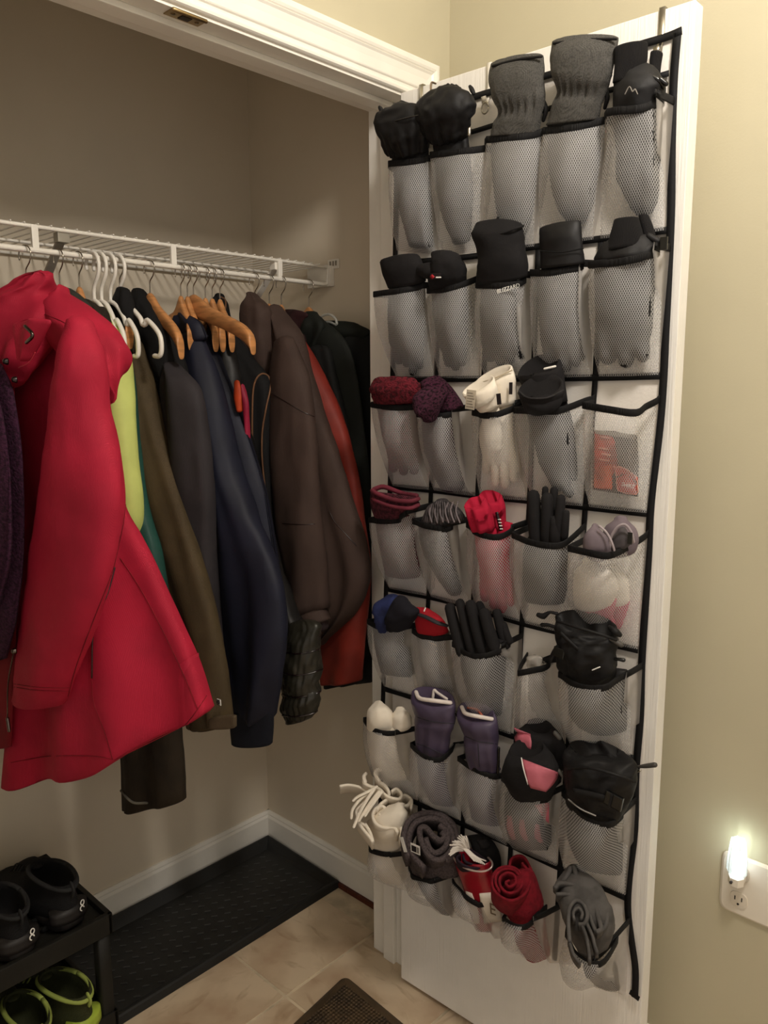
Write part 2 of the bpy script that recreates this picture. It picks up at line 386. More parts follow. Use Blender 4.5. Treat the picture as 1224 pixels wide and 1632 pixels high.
for i, (x, m, lb) in enumerate(((-.585, steel, 0), (-.045, wp, 0))):
    q = thing('shelf_brace', ['grey diagonal steel brace under the shelf behind the red coat hanger', 'white diagonal brace under the shelf near the right closet wall'][i], 'brace', (x, D, 1.45))
    box('arm', (-.009, -.0025, -.205), (.009, .0025, .205), m, q, .001, Matrix.Translation((x, .553, 1.602))@Matrix.Rotation(radians(49), 4, 'X'))
    box('foot', (x-.011, D-.006, 1.44), (x+.011, D, 1.475), m, q, .001)
    box('clip', (x-.012, .385, SZ-.022), (x+.012, .405, SZ-.003), m, q, .001)

# ------------------------------------------------------------------ boot tray
rub = mat('black_rubber', '1b1c1c', .42, 'noise', .2, 400, spec=.4)
TX0, TX1, TY0, TY1 = -.97, .117, .366, .70
t = thing('boot_tray', 'long black rubber boot tray with raised rim along the back wall', 'tray', ((TX0+TX1)/2, (TY0+TY1)/2, 0))
box('tray_floor', (TX0+.02, TY0+.01, .0006), (TX1-.02, TY1-.01, .006), rub, t, .001)
def rim(sgn=0):
    mb = MB(); o = [(TX0, TY0), (TX1, TY0), (TX1, TY1), (TX0, TY1)]; R = [(0, .0006), (.004, .018), (.007, .022), (.011, .022), (.014, .018), (.034, .006)]
    vs = []
    for i, (x, y) in enumerate(o):
        sx = 1 if x == TX0 else -1; sy = 1 if y == TY0 else -1
        for d, z in R: vs.append((x+sx*d, y+sy*d, z+ (.010 if y == TY1 and z > .015 else 0)))
    k = len(R); mb.add(vs, [(i*k+j, i*k+j+1, ((i+1) % 4)*k+j+1, ((i+1) % 4)*k+j) for i in range(4) for j in range(k-1)]); return mb
rim().build('rim', rub, t, smooth=False)
mb = MB()
for i in range(31):
    for j in range(9):
        x = TX0+.06+i*.033; y = TY0+.045+j*.031+(.0155 if i % 2 else 0)
        if x > TX1-.045 or y > TY1-.045: continue
        mb.box((-.008, -.0016, .0), (.008, .0016, .0026), .0007, Matrix.Translation((x, y, .0052))@Matrix.Rotation(radians(-30 if (i+j) % 2 else -36), 4, 'Z'))
tag(mb.build('tread_bars', mat('rubber_tread', '3a3a39', .38, spec=.5), t, smooth=False), kind='stuff')

# ------------------------------------------------------------------ floor mat
c0 = V((-.124, .098, 0)); e1 = V((-.014, -.201, 0)).normalized(); e2 = V((-.181, -.022, 0)).normalized(); e1 = V((e2.y, -e2.x, 0)) if False else e1
matm = mat('brown_mat_foam', '57452f', .65, 'knit', .9, 38, var=.18, vs_=30, col2='3e3122', bd=.004)
t = thing('floor_mat', 'brown textured floor mat lying on the beige tiles', 'mat', c0+e1*.3+e2*.25)
def mat_ring(ins, z, r=.02, nn=6):
    pts = []; W, H = .95, .5
    for cx, cy, a0 in ((r, r, pi), (H-r, r, 1.5*pi), (H-r, W-r, 0), (r, W-r, pi/2)):
        for k in range(nn): a = a0+k*pi/2/(nn-1); rr = r; x = cx+rr*cos(a); y = cy+rr*sin(a); x = min(max(x, ins), H-ins) if ins else x; y = min(max(y, ins), W-ins) if ins else y; pts.append(c0+e1*x+e2*y+V((0, 0, z)))
    return pts
rings = [mat_ring(0, .0006), mat_ring(.0, .004), mat_ring(.014, .0125), mat_ring(.026, .0135)]
k = len(rings[0]); vs = [p for r in rings for p in r]
MB().add(vs, [(i*k+j, i*k+(j+1) % k, (i+1)*k+(j+1) % k, (i+1)*k+j) for i in range(3) for j in range(k)]).build('border', mat('brown_mat_edge', '4a3b29', .6, 'noise', .2, 150), t)
MB().add(mat_ring(.026, .0135)+mat_ring(.027, .0145), [tuple(k+j for j in range(k))]+[(j, (j+1) % k, k+(j+1) % k, k+j) for j in range(k)]).build('woven_field', matm, t, smooth=False)

# ------------------------------------------------------------------ stackable shoe rack
blk = mat('black_rack_plastic', '1a1915', .55, 'noise', .3, 60, spec=.35)
RX0, RX1, RY0, RY1, RT = -1.18, -.588, .357, .69, .296
t = thing('shoe_rack', 'two tier black plastic shoe rack standing over the boot tray', 'rack', ((RX0+RX1)/2, (RY0+RY1)/2, 0))
for z0, nm in ((RT-.006, 'upper_shelf'), (.048, 'lower_shelf')):
    s = box(nm, (RX0+.006, RY0+.006, z0-.024), (RX1-.006, RY1-.006, z0-.012), blk, t, .002)
    for (a, b2) in (((RX0, RY0, z0-.045), (RX1, RY0+.012, z0+.004)), ((RX0, RY1-.012, z0-.045), (RX1, RY1, z0+.004)), ((RX0, RY0, z0-.045), (RX0+.012, RY1, z0+.004)), ((RX1-.012, RY0, z0-.045), (RX1, RY1, z0+.004))):
        box('rim', (a[0], a[1], max(.007, a[2])), b2, blk, s, .003)
for x in (RX0+.02, RX1-.02):
    for y in (RY0+.02, RY1-.02):
        loft([(V((x, y, .0075)), V((.019, 0, 0)), V((0, .019, 0))), (V((x, y, .05)), V((.016, 0, 0)), V((0, .016, 0))), (V((x, y, RT-.03)), V((.016, 0, 0)), V((0, .016, 0)))], n=20, sub=2, caps=('flat', 'flat'), power=4).build('leg', blk, t)
        loft([(V((x, y, RT-.020)), V((.013, 0, 0)), V((0, .013, 0))), (V((x, y, RT-.014)), V((.012, 0, 0)), V((0, .012, 0)))], n=20, sub=2, caps=('flat', 'flat')).build('peg_socket', blk, t)
box('side_panel', (RX0+.004, RY0+.03, .06), (RX0+.010, RY1-.03, RT-.03), blk, t, .001)

# ------------------------------------------------------------------ shoes
def shoe(x0, y0, z0, rot, up, sole, lining, name, label, cat_, group, logo=None, accent=None, L=.285, wd=.052, hz=.0):
    """heel towards -y, toe towards +y"""
    M = Matrix.Translation((x0, y0, z0))@Matrix.Rotation(rot, 4, 'Z')@Matrix.Diagonal((1.08, 1.04, 1-hz, 1))
    t = thing(name, label, cat_, M@V((0, L/2, 0)), group)
    def B(mb, nm, m, par=t):
        mb.v = [tuple(M@V(p)) for p in mb.v]; return mb.build(nm, m, par)
    # sole
    S = []
    for y, w_, z, zt in ((.0, .026, .018, .014), (.02, .036, .016, .016), (.07, .037, .015, .015), (.13, .036, .014, .014), (.19, .044, .013, .013), (.24, .042, .013, .012), (.28, .022, .017, .009)):
        S.append((V((0, y, z)), V((w_, 0, 0)), V((0, 0, zt))))
    B(loft(S, n=24, sub=4, power=3), 'sole', sole)
    for yy in (.035, .075, .2):
        for s in (-1, 1): B(tube([(s*.030, yy, .009), (s*.0425, yy, .009)], .006, 8, sub=1), 'sole_hole', mat('sole_hole', '060606', .9), t)
    # upper: horizontal rings rising to the collar
    def ring(z, yb, yf, w_, wf=None): return (V((0, (yb+yf)/2, z)), V((w_, 0, 0)), V((0, (yf-yb)/2, 0)))
    U = [ring(.018, .0, .278, .039), ring(.035, -.006, .270, .040), ring(.05, -.006, .235, .038), ring(.065, -.002, .195, .035), ring(.08, .0, .165, .033), ring(.095, -.006, .145, .033), ring(.102, -.008, .14, .034)]
    U = [(c+V((0, 0, 0)), a, b) for c, a, b in U]
    B(loft(U, n=36, sub=4, caps=('flat', 'open'), power=2.25, hol=.86, depth=.06, wr=(.0015, 30, 1)), 'upper', up)
    # padded collar
    cp = [(.0+.034*cos(a), .066+.074*sin(a), .103+.004*cos(2*a)) for a in [2*pi*k/16 for k in range(16)]]
    q = [tuple(p) for p in cat(cp, 2, True)]; q.append(q[0]); B(tube(q, .0048, 8, sub=1, cap=False), 'collar', lining)
    B(tube([(0, .125, .10), (0, .16, .098), (0, .19, .082)], [.014, .017, .012], 10, flat=.35), 'tongue', up)
    for k in range(4): B(tube([(-.02+.002*k, .16+.018*k, .085-.009*k), (0, .163+.018*k, .094-.009*k), (.02-.002*k, .16+.018*k, .085-.009*k)], .002, 6), 'lace', lining)
    B(tube([(0, -.009, .085), (0, -.014, .1), (0, -.007, .112)], .005, 8, flat=.5), 'heel_tab', lining)
    B(loft([(V((0, .012, .026)), V((.041, 0, 0)), V((0, .026, 0))), (V((0, .012, .052)), V((.0395, 0, 0)), V((0, .024, 0)))], n=28, sub=3, caps=('flat', 'flat')), 'heel_counter', sole if not accent else accent)
    if logo:
        for dx in (.0,):
            q = MB(); R = .0052
            q = tube([(R*cos(a)*.8, 0, R*sin(a)) for a in [2*pi*k/10 for k in range(11)]], .0012, 6, mb=q, sub=2, cap=False)
            q = tube([(R*.9*cos(a)+.001, 0, -.0115+R*sin(a)*.95) for a in [.4+4.2*k/8 for k in range(9)]], .0013, 6, mb=q, sub=2)
            q = tube([(-.001, 0, -.004), (.003, 0, -.008)], .0012, 6, mb=q, sub=1)
            mb2 = MB(); TT = Matrix.Translation((.018, -.0125, .058))@Matrix.Rotation(radians(12), 4, 'Z')@Matrix.Rotation(radians(-12), 4, 'X')@Matrix.Rotation(radians(22), 4, 'Y')
            q.v = [tuple(TT@V(p)) for p in q.v]; B(q, 'logo', logo)
    return t
ku = mat('black_shoe_knit', '191819', .8, 'weave', .5, 260, spec=.25); ks = mat('black_shoe_foam', '242120', .5, 'noise', .2, 80); kl = mat('black_shoe_lining', '232323', .85)
kw = mat('logo_white', 'e8e6e0', .4)
shoe(-.664, .392, RT-.018, radians(6), ku, ks, kl, 'sneaker', 'black sneaker with white heel logo nearest the rack corner', 'shoe', 'black sneakers on the rack', kw)
shoe(-.778, .380, RT-.018, radians(3), ku, ks, kl, 'sneaker', 'black sneaker with white heel logo cut by left frame edge', 'shoe', 'black sneakers on the rack', kw)
lu = mat('dark_lime_shoe_mesh', '33361d', .7, 'weave', .4, 260); ls = mat('lime_shoe_foam', 'a9bd45', .5); ll = mat('lime_shoe_lining', '98a552', .7)
shoe(-.664, .352, .048-.016, radians(14), lu, ls, ll, 'sneaker', 'lime green sneaker with dark binding, right one on the lower rack tier', 'shoe', 'lime sneakers on the rack', None, ls)
shoe(-.768, .338, .048-.016, radians(2), lu, ls, ll, 'sneaker', 'lime green sneaker, left one on the lower rack tier', 'shoe', 'lime sneakers on the rack', None, ls)

# ------------------------------------------------------------------ outlet and night light
pw = mat('outlet_plastic', 'e9e1d2', .35, None, var=.01, spec=.5)
t = thing('wall_outlet', 'white double outlet plate on the right wall', 'outlet', (XW, -.745, .505))
PY0, PY1, PZ0, PZ1 = -.815, -.693, .443, .566
loft([(V((XW-.0003, (PY0+PY1)/2, (PZ0+PZ1)/2)), V((0, (PY1-PY0)/2, 0)), V((0, 0, (PZ1-PZ0)/2))), (V((XW-.003, (PY0+PY1)/2, (PZ0+PZ1)/2)), V((0, (PY1-PY0)/2, 0)), V((0, 0, (PZ1-PZ0)/2))), (V((XW-.0065, (PY0+PY1)/2, (PZ0+PZ1)/2)), V((0, (PY1-PY0)/2-.005, 0)), V((0, 0, (PZ1-PZ0)/2-.005)))], n=48, sub=2, caps=('flat', 'flat'), power=9).build('plate', pw, t, smooth=False)
for z in (.477, .532):
    s = loft([(V((XW-.006, -.730, z)), V((0, .0165, 0)), V((0, 0, .0165))), (V((XW-.0085, -.730, z)), V((0, .016, 0)), V((0, 0, .016)))], n=32, sub=1, caps=('flat', 'flat'), power=2.8).build('socket', mat('outlet_socket', 'd8cfbf', .4), t, smooth=False)
    for dy in (-.0063, .0063): box('slot', (XW-.0090, -.730+dy-.001, z-.001), (XW-.0083, -.730+dy+.001, z+.007), mat('slot_dark', '2a2622', .7), s, 0)
    tube([(XW-.0088, -.730, z-.008), (XW-.0092, -.730, z-.008)], .0022, 8, sub=1).build('ground_hole', mat('slot_dark', '2a2622', .7), s)
t = thing('night_light', 'glowing plug-in night light with clear faceted shade on outlet plate', 'night light', (XW-.02, -.730, .535))
def hexring(c, ry, rx, z): return [V((c.x+rx*cos(a), c.y+ry*sin(a), z)) for a in [pi/6+pi/3*k for k in range(6)]]
def hexloft(L_):
    vs = [p for r in L_ for p in r]; return MB().add(vs, [(i*6+k, i*6+(k+1) % 6, (i+1)*6+(k+1) % 6, (i+1)*6+k) for i in range(len(L_)-1) for k in range(6)]+[tuple(range(6)), tuple((len(L_)-1)*6+5-k for k in range(6))])
C = V((XW-.030, -.730, 0))
hexloft([hexring(C, .010, .010, .518), hexring(C, .0145, .014, .522), hexring(C, .0145, .014, .537)]).build('body', pw, t, smooth=False)
box('plug', (XW-.02, -.742, .522), (XW-.0085, -.718, .541), pw, t, .002)
tube([(XW-.0445, -.7265, .531), (XW-.0465, -.7265, .531)], .0028, 10, sub=1).build('light_sensor', mat('sensor_dark', '2b2320', .3), t)
glass = mat('night_light_shade', 'eaf4f2', .12, None, trans=.9, var=0, spec=.5)
hexloft([hexring(C, .0135, .013, .5375), hexring(C, .0185, .018, .547), hexring(C, .0180, .0175, .575), hexring(C, .0135, .013, .612)]).build('shade', mat('night_light_shade_skin', 'e6f3ef', .15, alpha=.32, var=0, spec=.6), t, smooth=False)
for k in range(6): tube([(C.x+.0135*cos(pi/6+pi/3*k)*.98, C.y+.0135*sin(pi/6+pi/3*k), .612), (C.x+.0180*cos(pi/6+pi/3*k)*.98, C.y+.0180*sin(pi/6+pi/3*k), .575), (C.x+.0185*cos(pi/6+pi/3*k)*.98, C.y+.0185*sin(pi/6+pi/3*k), .547)], .0007, 5, sub=1).build('shade_rib', mat('shade_rib', 'f3faf6', .2, alpha=.7, var=0), t)
loft([(V((C.x, C.y, .538)), V((.0075, 0, 0)), V((0, .0075, 0))), (V((C.x, C.y, .56)), V((.0085, 0, 0)), V((0, .0085, 0))), (V((C.x, C.y, .585)), V((.005, 0, 0)), V((0, .005, 0)))], n=16, sub=3).build('bulb', mat('bulb_glow', 'eaf2ff', .4, emit=4, var=0), t)
pl_ = bpy.data.lights.new('night_light_bulb', 'POINT'); pl_.energy = .07; pl_.color = (.88, 1, .93); pl_.shadow_soft_size = .004
po = bpy.data.objects.new('night_light_bulb', pl_); COL.objects.link(po); po.location = (C.x-.0, C.y, .600)
# ================================================================== THE DOOR
dw = mat('white_door_paint', 'f2eee6', .42, None, var=.01, spec=.45)
nt = dw.node_tree; tc = nt.nodes.new('ShaderNodeTexCoord'); mp = nt.nodes.new('ShaderNodeMapping'); mp.inputs['Scale'].default_value = (1, 1, .03)
tn = nt.nodes.new('ShaderNodeTexNoise'); tn.inputs['Scale'].default_value = 330; tn.inputs['Detail'].default_value = 2; bn = nt.nodes.new('ShaderNodeBump'); bn.inputs['Strength'].default_value = .8; bn.inputs['Distance'].default_value = .0012
nt.links.new(tc.outputs['Object'], mp.inputs[0]); nt.links.new(mp.outputs[0], tn.inputs['Vector']); nt.links.new(tn.outputs[0], bn.inputs['Height']); nt.links.new(bn.outputs[0], nt.nodes['Principled BSDF'].inputs['Normal'])
DW, DZ0, DZ1 = .602, .012, 2.042
MD = Matrix(((DU.x, -DN.x, 0, DO.x), (DU.y, -DN.y, 0, DO.y), (0, 0, 1, 0), (0, 0, 0, 1)))
door = tag(MB().box((0, 0, DZ0), (DW, .033, DZ1), .0015, MD).build('door_1', dw, smooth=False), kind='structure')
for z in (.25, 1.05, 1.82):
    tube([MD@V((-.006, .036, z-.045)), MD@V((-.006, .036, z+.045))], .006, 10, sub=1).build('hinge', brass, door)

# ------------------------------------------------------------------ the hanging organizer
bk = mat('organizer_backing_cloth', 'ebe5dd', .85, 'noise', .25, 220, var=.03, vs_=6)
tape = mat('black_binding_tape', '0e0d0e', .75, 'rib', .3, 320, var=.1)
mesh_m = sheer('white_pocket_mesh', 'e2e0de', .06, .58, .0036, .25)
side_m = sheer('sheer_pocket_side', 'e6dfd6', .36, transl=.4)
org = thing('door_organizer', 'white mesh pocket organizer with black binding hanging on the door', 'organizer', dp(.28, .30, .012))
UC = [-.022, .098, .213, .332, .456, .581]
# backing: slightly wavy sheet
mb = MB(); NU, NZ = 30, 60; vs = []
for j in range(NZ+1):
    for i in range(NU+1):
        u = -.022+(.603)*i/NU; z = .288+(1.995-.288)*j/NZ
        vs.append(dp(u, z, .005+.0015*noise.noise(V((u*14, z*9, 0)))))
fs = [(j*(NU+1)+i, j*(NU+1)+i+1, (j+1)*(NU+1)+i+1, (j+1)*(NU+1)+i) for j in range(NZ) for i in range(NU)]
mb.add(vs, fs).build('backing', bk, org)
TW = .009
def taped(name, pts, wd=.0115, w_=TW):
    P = [at(x, y, w_) for x, y in pts]; return strip(P, DN, wd, .0018, sub=4, rnd_=False).build(name, tape, org)
taped('side_tape', [(1080, 52), (1074, 130), (1071, 230), (1070, 330), (1066, 430), (1061, 530), (1058, 600), (1052, 680), (1038, 800), (1034, 880), (1029, 960), (1023, 1060), (1021, 1140), (1014, 1230), (1012, 1320), (1003, 1400), (1001, 1450), (1007, 1500), (1013, 1545), (1012, 1590)], .013)
taped('side_tape', [(636, 190), (632, 300), (630, 420), (627, 520), (626, 600), (622, 770), (619, 860), (615, 960), (611, 1110), (607, 1250), (607, 1330)], .012)
taped('hem_tape', [(1087, 49), (1060, 60), (1000, 78), (900, 112), (778, 148), (700, 172), (640, 192)], .012)
taped('row_tape', [(1066, 117), (1010, 134), (962, 147), (870, 175), (793, 198), (750, 211), (700, 222), (640, 236)], .009)
taped('row_tape', [(1064, 367), (1000, 375), (931, 384), (841, 395), (750, 409), (630, 420)], .011)
taped('row_tape', [(1053, 599), (940, 602), (756, 604), (626, 604)], .012)
taped('row_tape', [(1036, 819), (933, 808), (841, 798), (761, 790), (687, 781), (622, 775)], .012)
taped('row_tape', [(1017, 1036), (920, 1014), (832, 993), (750, 968), (684, 951), (619, 939)], .012)
taped('row_tape', [(1011, 1208), (900, 1190), (816, 1173), (735, 1140), (653, 1110), (610, 1097)], .012)
taped('row_tape', [(1000, 1432), (958, 1413), (880, 1378), (795, 1338), (737, 1313), (660, 1277), (608, 1252)], .012)
taped('hem_tape', [(1004, 1580), (1019, 1592)], .010)
for L_ in ([(703, 400), (695, 602), (687, 782), (683, 951), (676, 1120), (669, 1290), (664, 1400)], [(778, 395), (771, 604), (761, 790), (754, 970), (745, 1145), (738, 1313), (733, 1450)], [(858, 395), (850, 602), (844, 799), (832, 993), (823, 1173), (814, 1350), (806, 1480)], [(958, 380), (949, 601), (933, 808), (920, 1014), (905, 1195), (893, 1380), (884, 1530)]):
    taped('column_tape', L_, .010, TW-.0005)

hk = mat('clear_hook_plastic', 'dcd6ca', .3, None, spec=.5)
for x, y, x2, y2 in ((668, 138, 669, 172), (776, 104, 772, 152), (901, 62, 898, 112), (1051, 14, 1048, 72)):
    a = at(x, y, .003); b_ = at(x2, y2, .0125); u = duz(a)[0]
    h = MB(); q = [dp(u, DZ1-.03, -.036), dp(u, DZ1+.0025, -.036), dp(u, DZ1+.0025, .003), dp(u, b_.z+.02, .003), dp(u, b_.z-.012, .009), dp(u, b_.z-.016, .017), dp(u, b_.z-.004, .0195)]
    strip(q, DU, .0016, .010, sub=1, rnd_=False).build('door_hook', hk if x > 700 and x < 1000 else nickel, org)
ring_c = at(773, 172, .02)
q = [tuple(ring_c+DU*(.0075*cos(a))+V((0, 0, .010*sin(a)))) for a in [2*pi*k/16 for k in range(17)]]
tube(q, .0016, 6, sub=1, cap=False).build('grommet_ring', nickel, org)

# ================================================================== HANGERS
wood = mat('beech_hanger_wood', 'b9804e', .38, 'grain', .12, 40, var=.12, vs_=20, stretch=(1, 1, 6), spec=.5)
chrome = mat('hanger_chrome', 'a49c90', .2, None, metal=1)
plast = mat('white_hanger_plastic', 'e9e4da', .35, None, var=.01, spec=.5)
HR = .0165
def hook_path(x, tw=0., drop=.075):
    z0 = RZ+.0058+.0015; P = []
    for a in (-150, -175, 160, 125, 90, 55, 20, -5):
        P.append((x, SY-HR*cos(radians(a)), z0-HR+HR*sin(radians(a)) if True else 0))
    P = [(x, SY+HR*1.0, z0-HR*1.55), (x, SY+HR*1.02, z0-HR), (x, SY+HR*.72, z0-HR*.3), (x, SY, z0), (x, SY-HR*.75, z0-HR*.3), (x, SY-HR*1.05, z0-HR), (x, SY-HR*.75, z0-HR*1.9), (x, SY-HR*.1, z0-HR*2.6), (x, SY, z0-HR*3.2), (x, SY, z0-drop)]
    M = Matrix.Translation((x, SY, 0))@Matrix.Rotation(tw, 4, 'Z')@Matrix.Translation((-x, -SY, 0))
    return [M@V(p) for p in P]
HG = 'wooden hangers on the rail'
def wooden_hanger(x, label, tw=0., half=.13, z=None, dropz=.075, steep=1.5, head=.022):
    t = thing('wooden_hanger', label, 'hanger', (x, SY, RZ), HG)
    tube(hook_path(x, tw, dropz), .0014, 6).build('hook', chrome, t)
    zt = RZ+.006-dropz-.004
    M = Matrix.Translation((x, SY, zt))@Matrix.Rotation(tw, 4, 'Z')
    S = []
    for s, z_, h, th in ((-1, -.080, .011, .008), (-.97, -.066, .016, .010), (-.8, -.048, .017, .010), (-.5, -.029, .017, .009), (-.25, -.014, .019, .0085), (-.1, -.002, .025, .008), (0, .004, .027, .008), (.1, -.002, .025, .008), (.25, -.014, .019, .0085), (.5, -.029, .017, .009), (.8, -.048, .017, .010), (.97, -.066, .016, .010), (1, -.080, .011, .008)):
        yy = s*half; z_ = z_*steep if z_ < 0 else z_; bend = -.022*abs(s)**2*1.0
        S.append((M@V((bend, yy, z_-.018)), M.to_3x3()@V((0, 0, h)), M.to_3x3()@V((th, 0, 0))))
    loft(S, n=16, sub=3, caps=('round', 'round'), power=2.8).build('arm', wood, t)
    return t
def plastic_hanger(x, label, tw=0., half=.2, dz=0.):
    t = thing('plastic_hanger', label, 'hanger', (x, SY, RZ), 'white plastic hangers on the rail')
    M = Matrix.Translation((x, SY, 0))@Matrix.Rotation(tw, 4, 'Z')
    z0 = RZ+.006+.004; R = .021
    tube([M@V(p) for p in ((0, R, z0-R*1.5), (0, R*1.02, z0-R), (0, R*.7, z0-R*.28), (0, 0, z0), (0, -R*.72, z0-R*.3), (0, -R*1.08, z0-R*1.1), (0, -R*.9, z0-R*2.1), (0, -R*.2, z0-R*3.1), (0, 0, z0-R*3.7), (0, 0, z0-.095))], .0038, 8).build('hook', plast, t)
    zt = z0-.095
    for s in (-1, 1):
        P = [(0, 0, zt), (0, s*half*.25, zt-.010), (0, s*half*.5, zt-.034), (0, s*half*.56, zt-.048), (0, s*half*.64, zt-.048), (0, s*half*.68, zt-.040), (0, s*half*.86, zt-.056), (0, s*half*.98, zt-.074), (0, s*half, zt-.098), (0, s*half*.95, zt-.112), (0, s*half*.82, zt-.112)]
        tube([M@V(p) for p in P], .005, 8, flat=1.).build('arm', plast, t)
    return t
wooden_hanger(-.665, 'wooden hanger carrying the red coat, first hook from the left', .25)
wooden_hanger(-.600, 'wooden hanger behind the red hood carrying a grey knit', .1, .06, steep=1.0)
wooden_hanger(-.560, 'wooden hanger just left of the white plastic hangers', .1, .06, steep=1.0)
plastic_hanger(-.530, 'leftmost white plastic hanger holding the lime jacket', .1, .07)
plastic_hanger(-.514, 'second white plastic hanger from the left', .1, .07)
plastic_hanger(-.494, 'third white plastic hanger from the left', .1, .085)
plastic_hanger(-.474, 'rightmost white plastic hanger with its notched arm showing', .12, .128)
wooden_hanger(-.472, 'wooden hanger deep in the black collar beside the rightmost plastic hanger', .1, .055, steep=1.0)
wooden_hanger(-.402, 'wooden hanger inside the black hooded jacket with its arm on the charcoal shoulder', .15, .115, steep=1.25)
wooden_hanger(-.326, 'left of two wooden hanger heads above the navy jacket collar', .1, .055, steep=1.0)
wooden_hanger(-.309, 'right of two wooden hanger heads above the navy jacket collar', .1, .055, steep=1.0)
wooden_hanger(-.293, 'long bare wooden hanger sticking out over the dark quilted jacket', .08, .215, dropz=.07, steep=1.2)
wooden_hanger(-.262, 'wooden hanger head right behind the long bare hanger', .1, .055, steep=1.0)
wooden_hanger(-.243, 'wooden hanger head between the long bare hanger and the piped vest', .1, .055, steep=1.0)
wooden_hanger(-.222, 'wooden hanger in the collar of the black vest with brown piping', .1, .06, steep=1.0)
wooden_hanger(-.122, 'wooden hanger in the collar of the brown softshell jacket', .1, .06, steep=1.0)
wooden_hanger(-.078, 'wooden hanger between the brown softshell and the rust jacket', .1, .06, steep=1.0)
wooden_hanger(-.040, 'wooden hanger over the rust jacket shoulder', .1, .06, steep=1.0)
wooden_hanger(.050, 'wooden hanger at the shelf end holding a black jacket', .1)
# ================================================================== COATS ON THE RAIL
def folds(k1=3.2, k2=7.5, a1=.006, a2=.003, ph=0., top=.25):
    return lambda x, y, t: (a1*sin(x*k1*1.6+ph+t*1.2)+a2*sin(x*k2+ph*2.3-t*1.7))*(top+(1-top)*t)*(1 if y >= 0 else -.6)
def garment(name, label, base, parts, cat_='jacket'):
    t = thing(name, label, cat_, base, 'coats and jackets on the rail')
    out = {}
    for p in parts:
        nm, m, rows = p[0], p[1], p[2]; k = dict(p[3]) if len(p) > 3 else {}
        par = t
        if 'under' in k: par = out[k.pop('under')]
        k.setdefault('folds', folds(ph=rnd.uniform(0, 6))); k.setdefault('wr', (.004, 14, .4, rnd.uniform(0, 50))); k.setdefault('n', 56); k.setdefault('sub', 6)
        o = cl(rows, **k).build(nm, m, par); out.setdefault(nm, o)
    return t, out
red = mat('red_twill', 'ae1a36', .72, 'weave', .25, 260, var=.06, vs_=9, sheen=.25)
plum = mat('plum_fleece', '3a1a30', .95, 'fuzz', .8, 220, var=.25, vs_=180, sheen=.3, bd=.004)
knitg = mat('grey_green_knit', '3d3f38', .9, 'knit', .6, 160, var=.15)
dkol = mat('dark_olive_coat', '2b2217', .75, 'weave', .3, 200)
lime = mat('lime_shell', 'cdd87c', .6, 'noise', .1, 60, var=.04)
teal = mat('teal_shell', '1f473f', .6, 'noise', .15, 60, var=.08)
olive = mat('olive_canvas', '4a3d28', .7, 'weave', .25, 240, var=.08)
black = mat('black_fleece', '0d0c0d', .85, 'noise', .3, 120, sheen=.15)
char = mat('charcoal_knit_shell', '2f2b2e', .75, 'weave', .2, 240, var=.08)
navy = mat('navy_shell', '181a29', .62, 'noise', .15, 80, var=.08)
navyrib = mat('navy_rib', '12141f', .85, 'rib', .5, 200, uv=True)
quilt = mat('dark_quilted_nylon', '1a1817', .5, 'noise', .25, 45, spec=.3)
quilt2 = mat('olive_black_nylon', '25231c', .38, 'noise', .4, 45, spec=.45)
brown = mat('brown_softshell', '3f302a', .75, 'weave', .2, 260, var=.05)
brownlin = mat('brown_cuff_lining', '2d2224', .9, 'fuzz', .4, 120)
rust = mat('rust_shell', '77251b', .6, 'noise', .15, 50, var=.08)
grnblk = mat('greenish_black_cloth', '11140f', .75, 'noise', .2, 90, sheen=.05)
blk2 = mat('black_wool', '0c0d0c', .8, 'noise', .25, 90)
maroon = mat('maroon_cloth', '2a1012', .8)
piping = mat('brown_piping', '6a4a33', .6)
orange = mat('orange_lining', 'b5401c', .6); magenta = mat('crimson_lining', '8f1c38', .6)
silver = mat('snap_metal', '6c625c', .25, None, metal=1); snapd = mat('snap_dark', '1a0d10', .2, spec=.8)
def seam(pts, X, m, parent, r=.0007, name='seam', lift=0.):
    """stitched seam or cord lying on a garment: pts are (px,py[,X])"""
    return tube([ax(p[0], p[1], (p[2] if len(p) > 2 else X)) for p in pts], r, 6).build(name, m, parent)

garment('fleece_jacket', 'plum fleece garment hanging at the left frame edge', ax(-20, 1000, -.77), [
    ('body', plum, [(-150, 560, 6, 582, -.775, .02), (-150, 620, 24, 625, -.775, .03), (-150, 720, 37, 720, -.775, .03), (-150, 820, 40, 820, -.775, .03), (-150, 900, 38, 900, -.775, .03), (-150, 980, 26, 985, -.775, .028), (-150, 1045, 8, 1050, -.775, .02)]),
    ('sleeve', plum, [(-80, 590, -10, 600, -.80, .018), (-90, 700, 12, 700, -.805, .02), (-90, 820, 18, 820, -.805, .02), (-90, 900, 14, 900, -.805, .02), (-80, 960, -2, 965, -.805, .02)])])
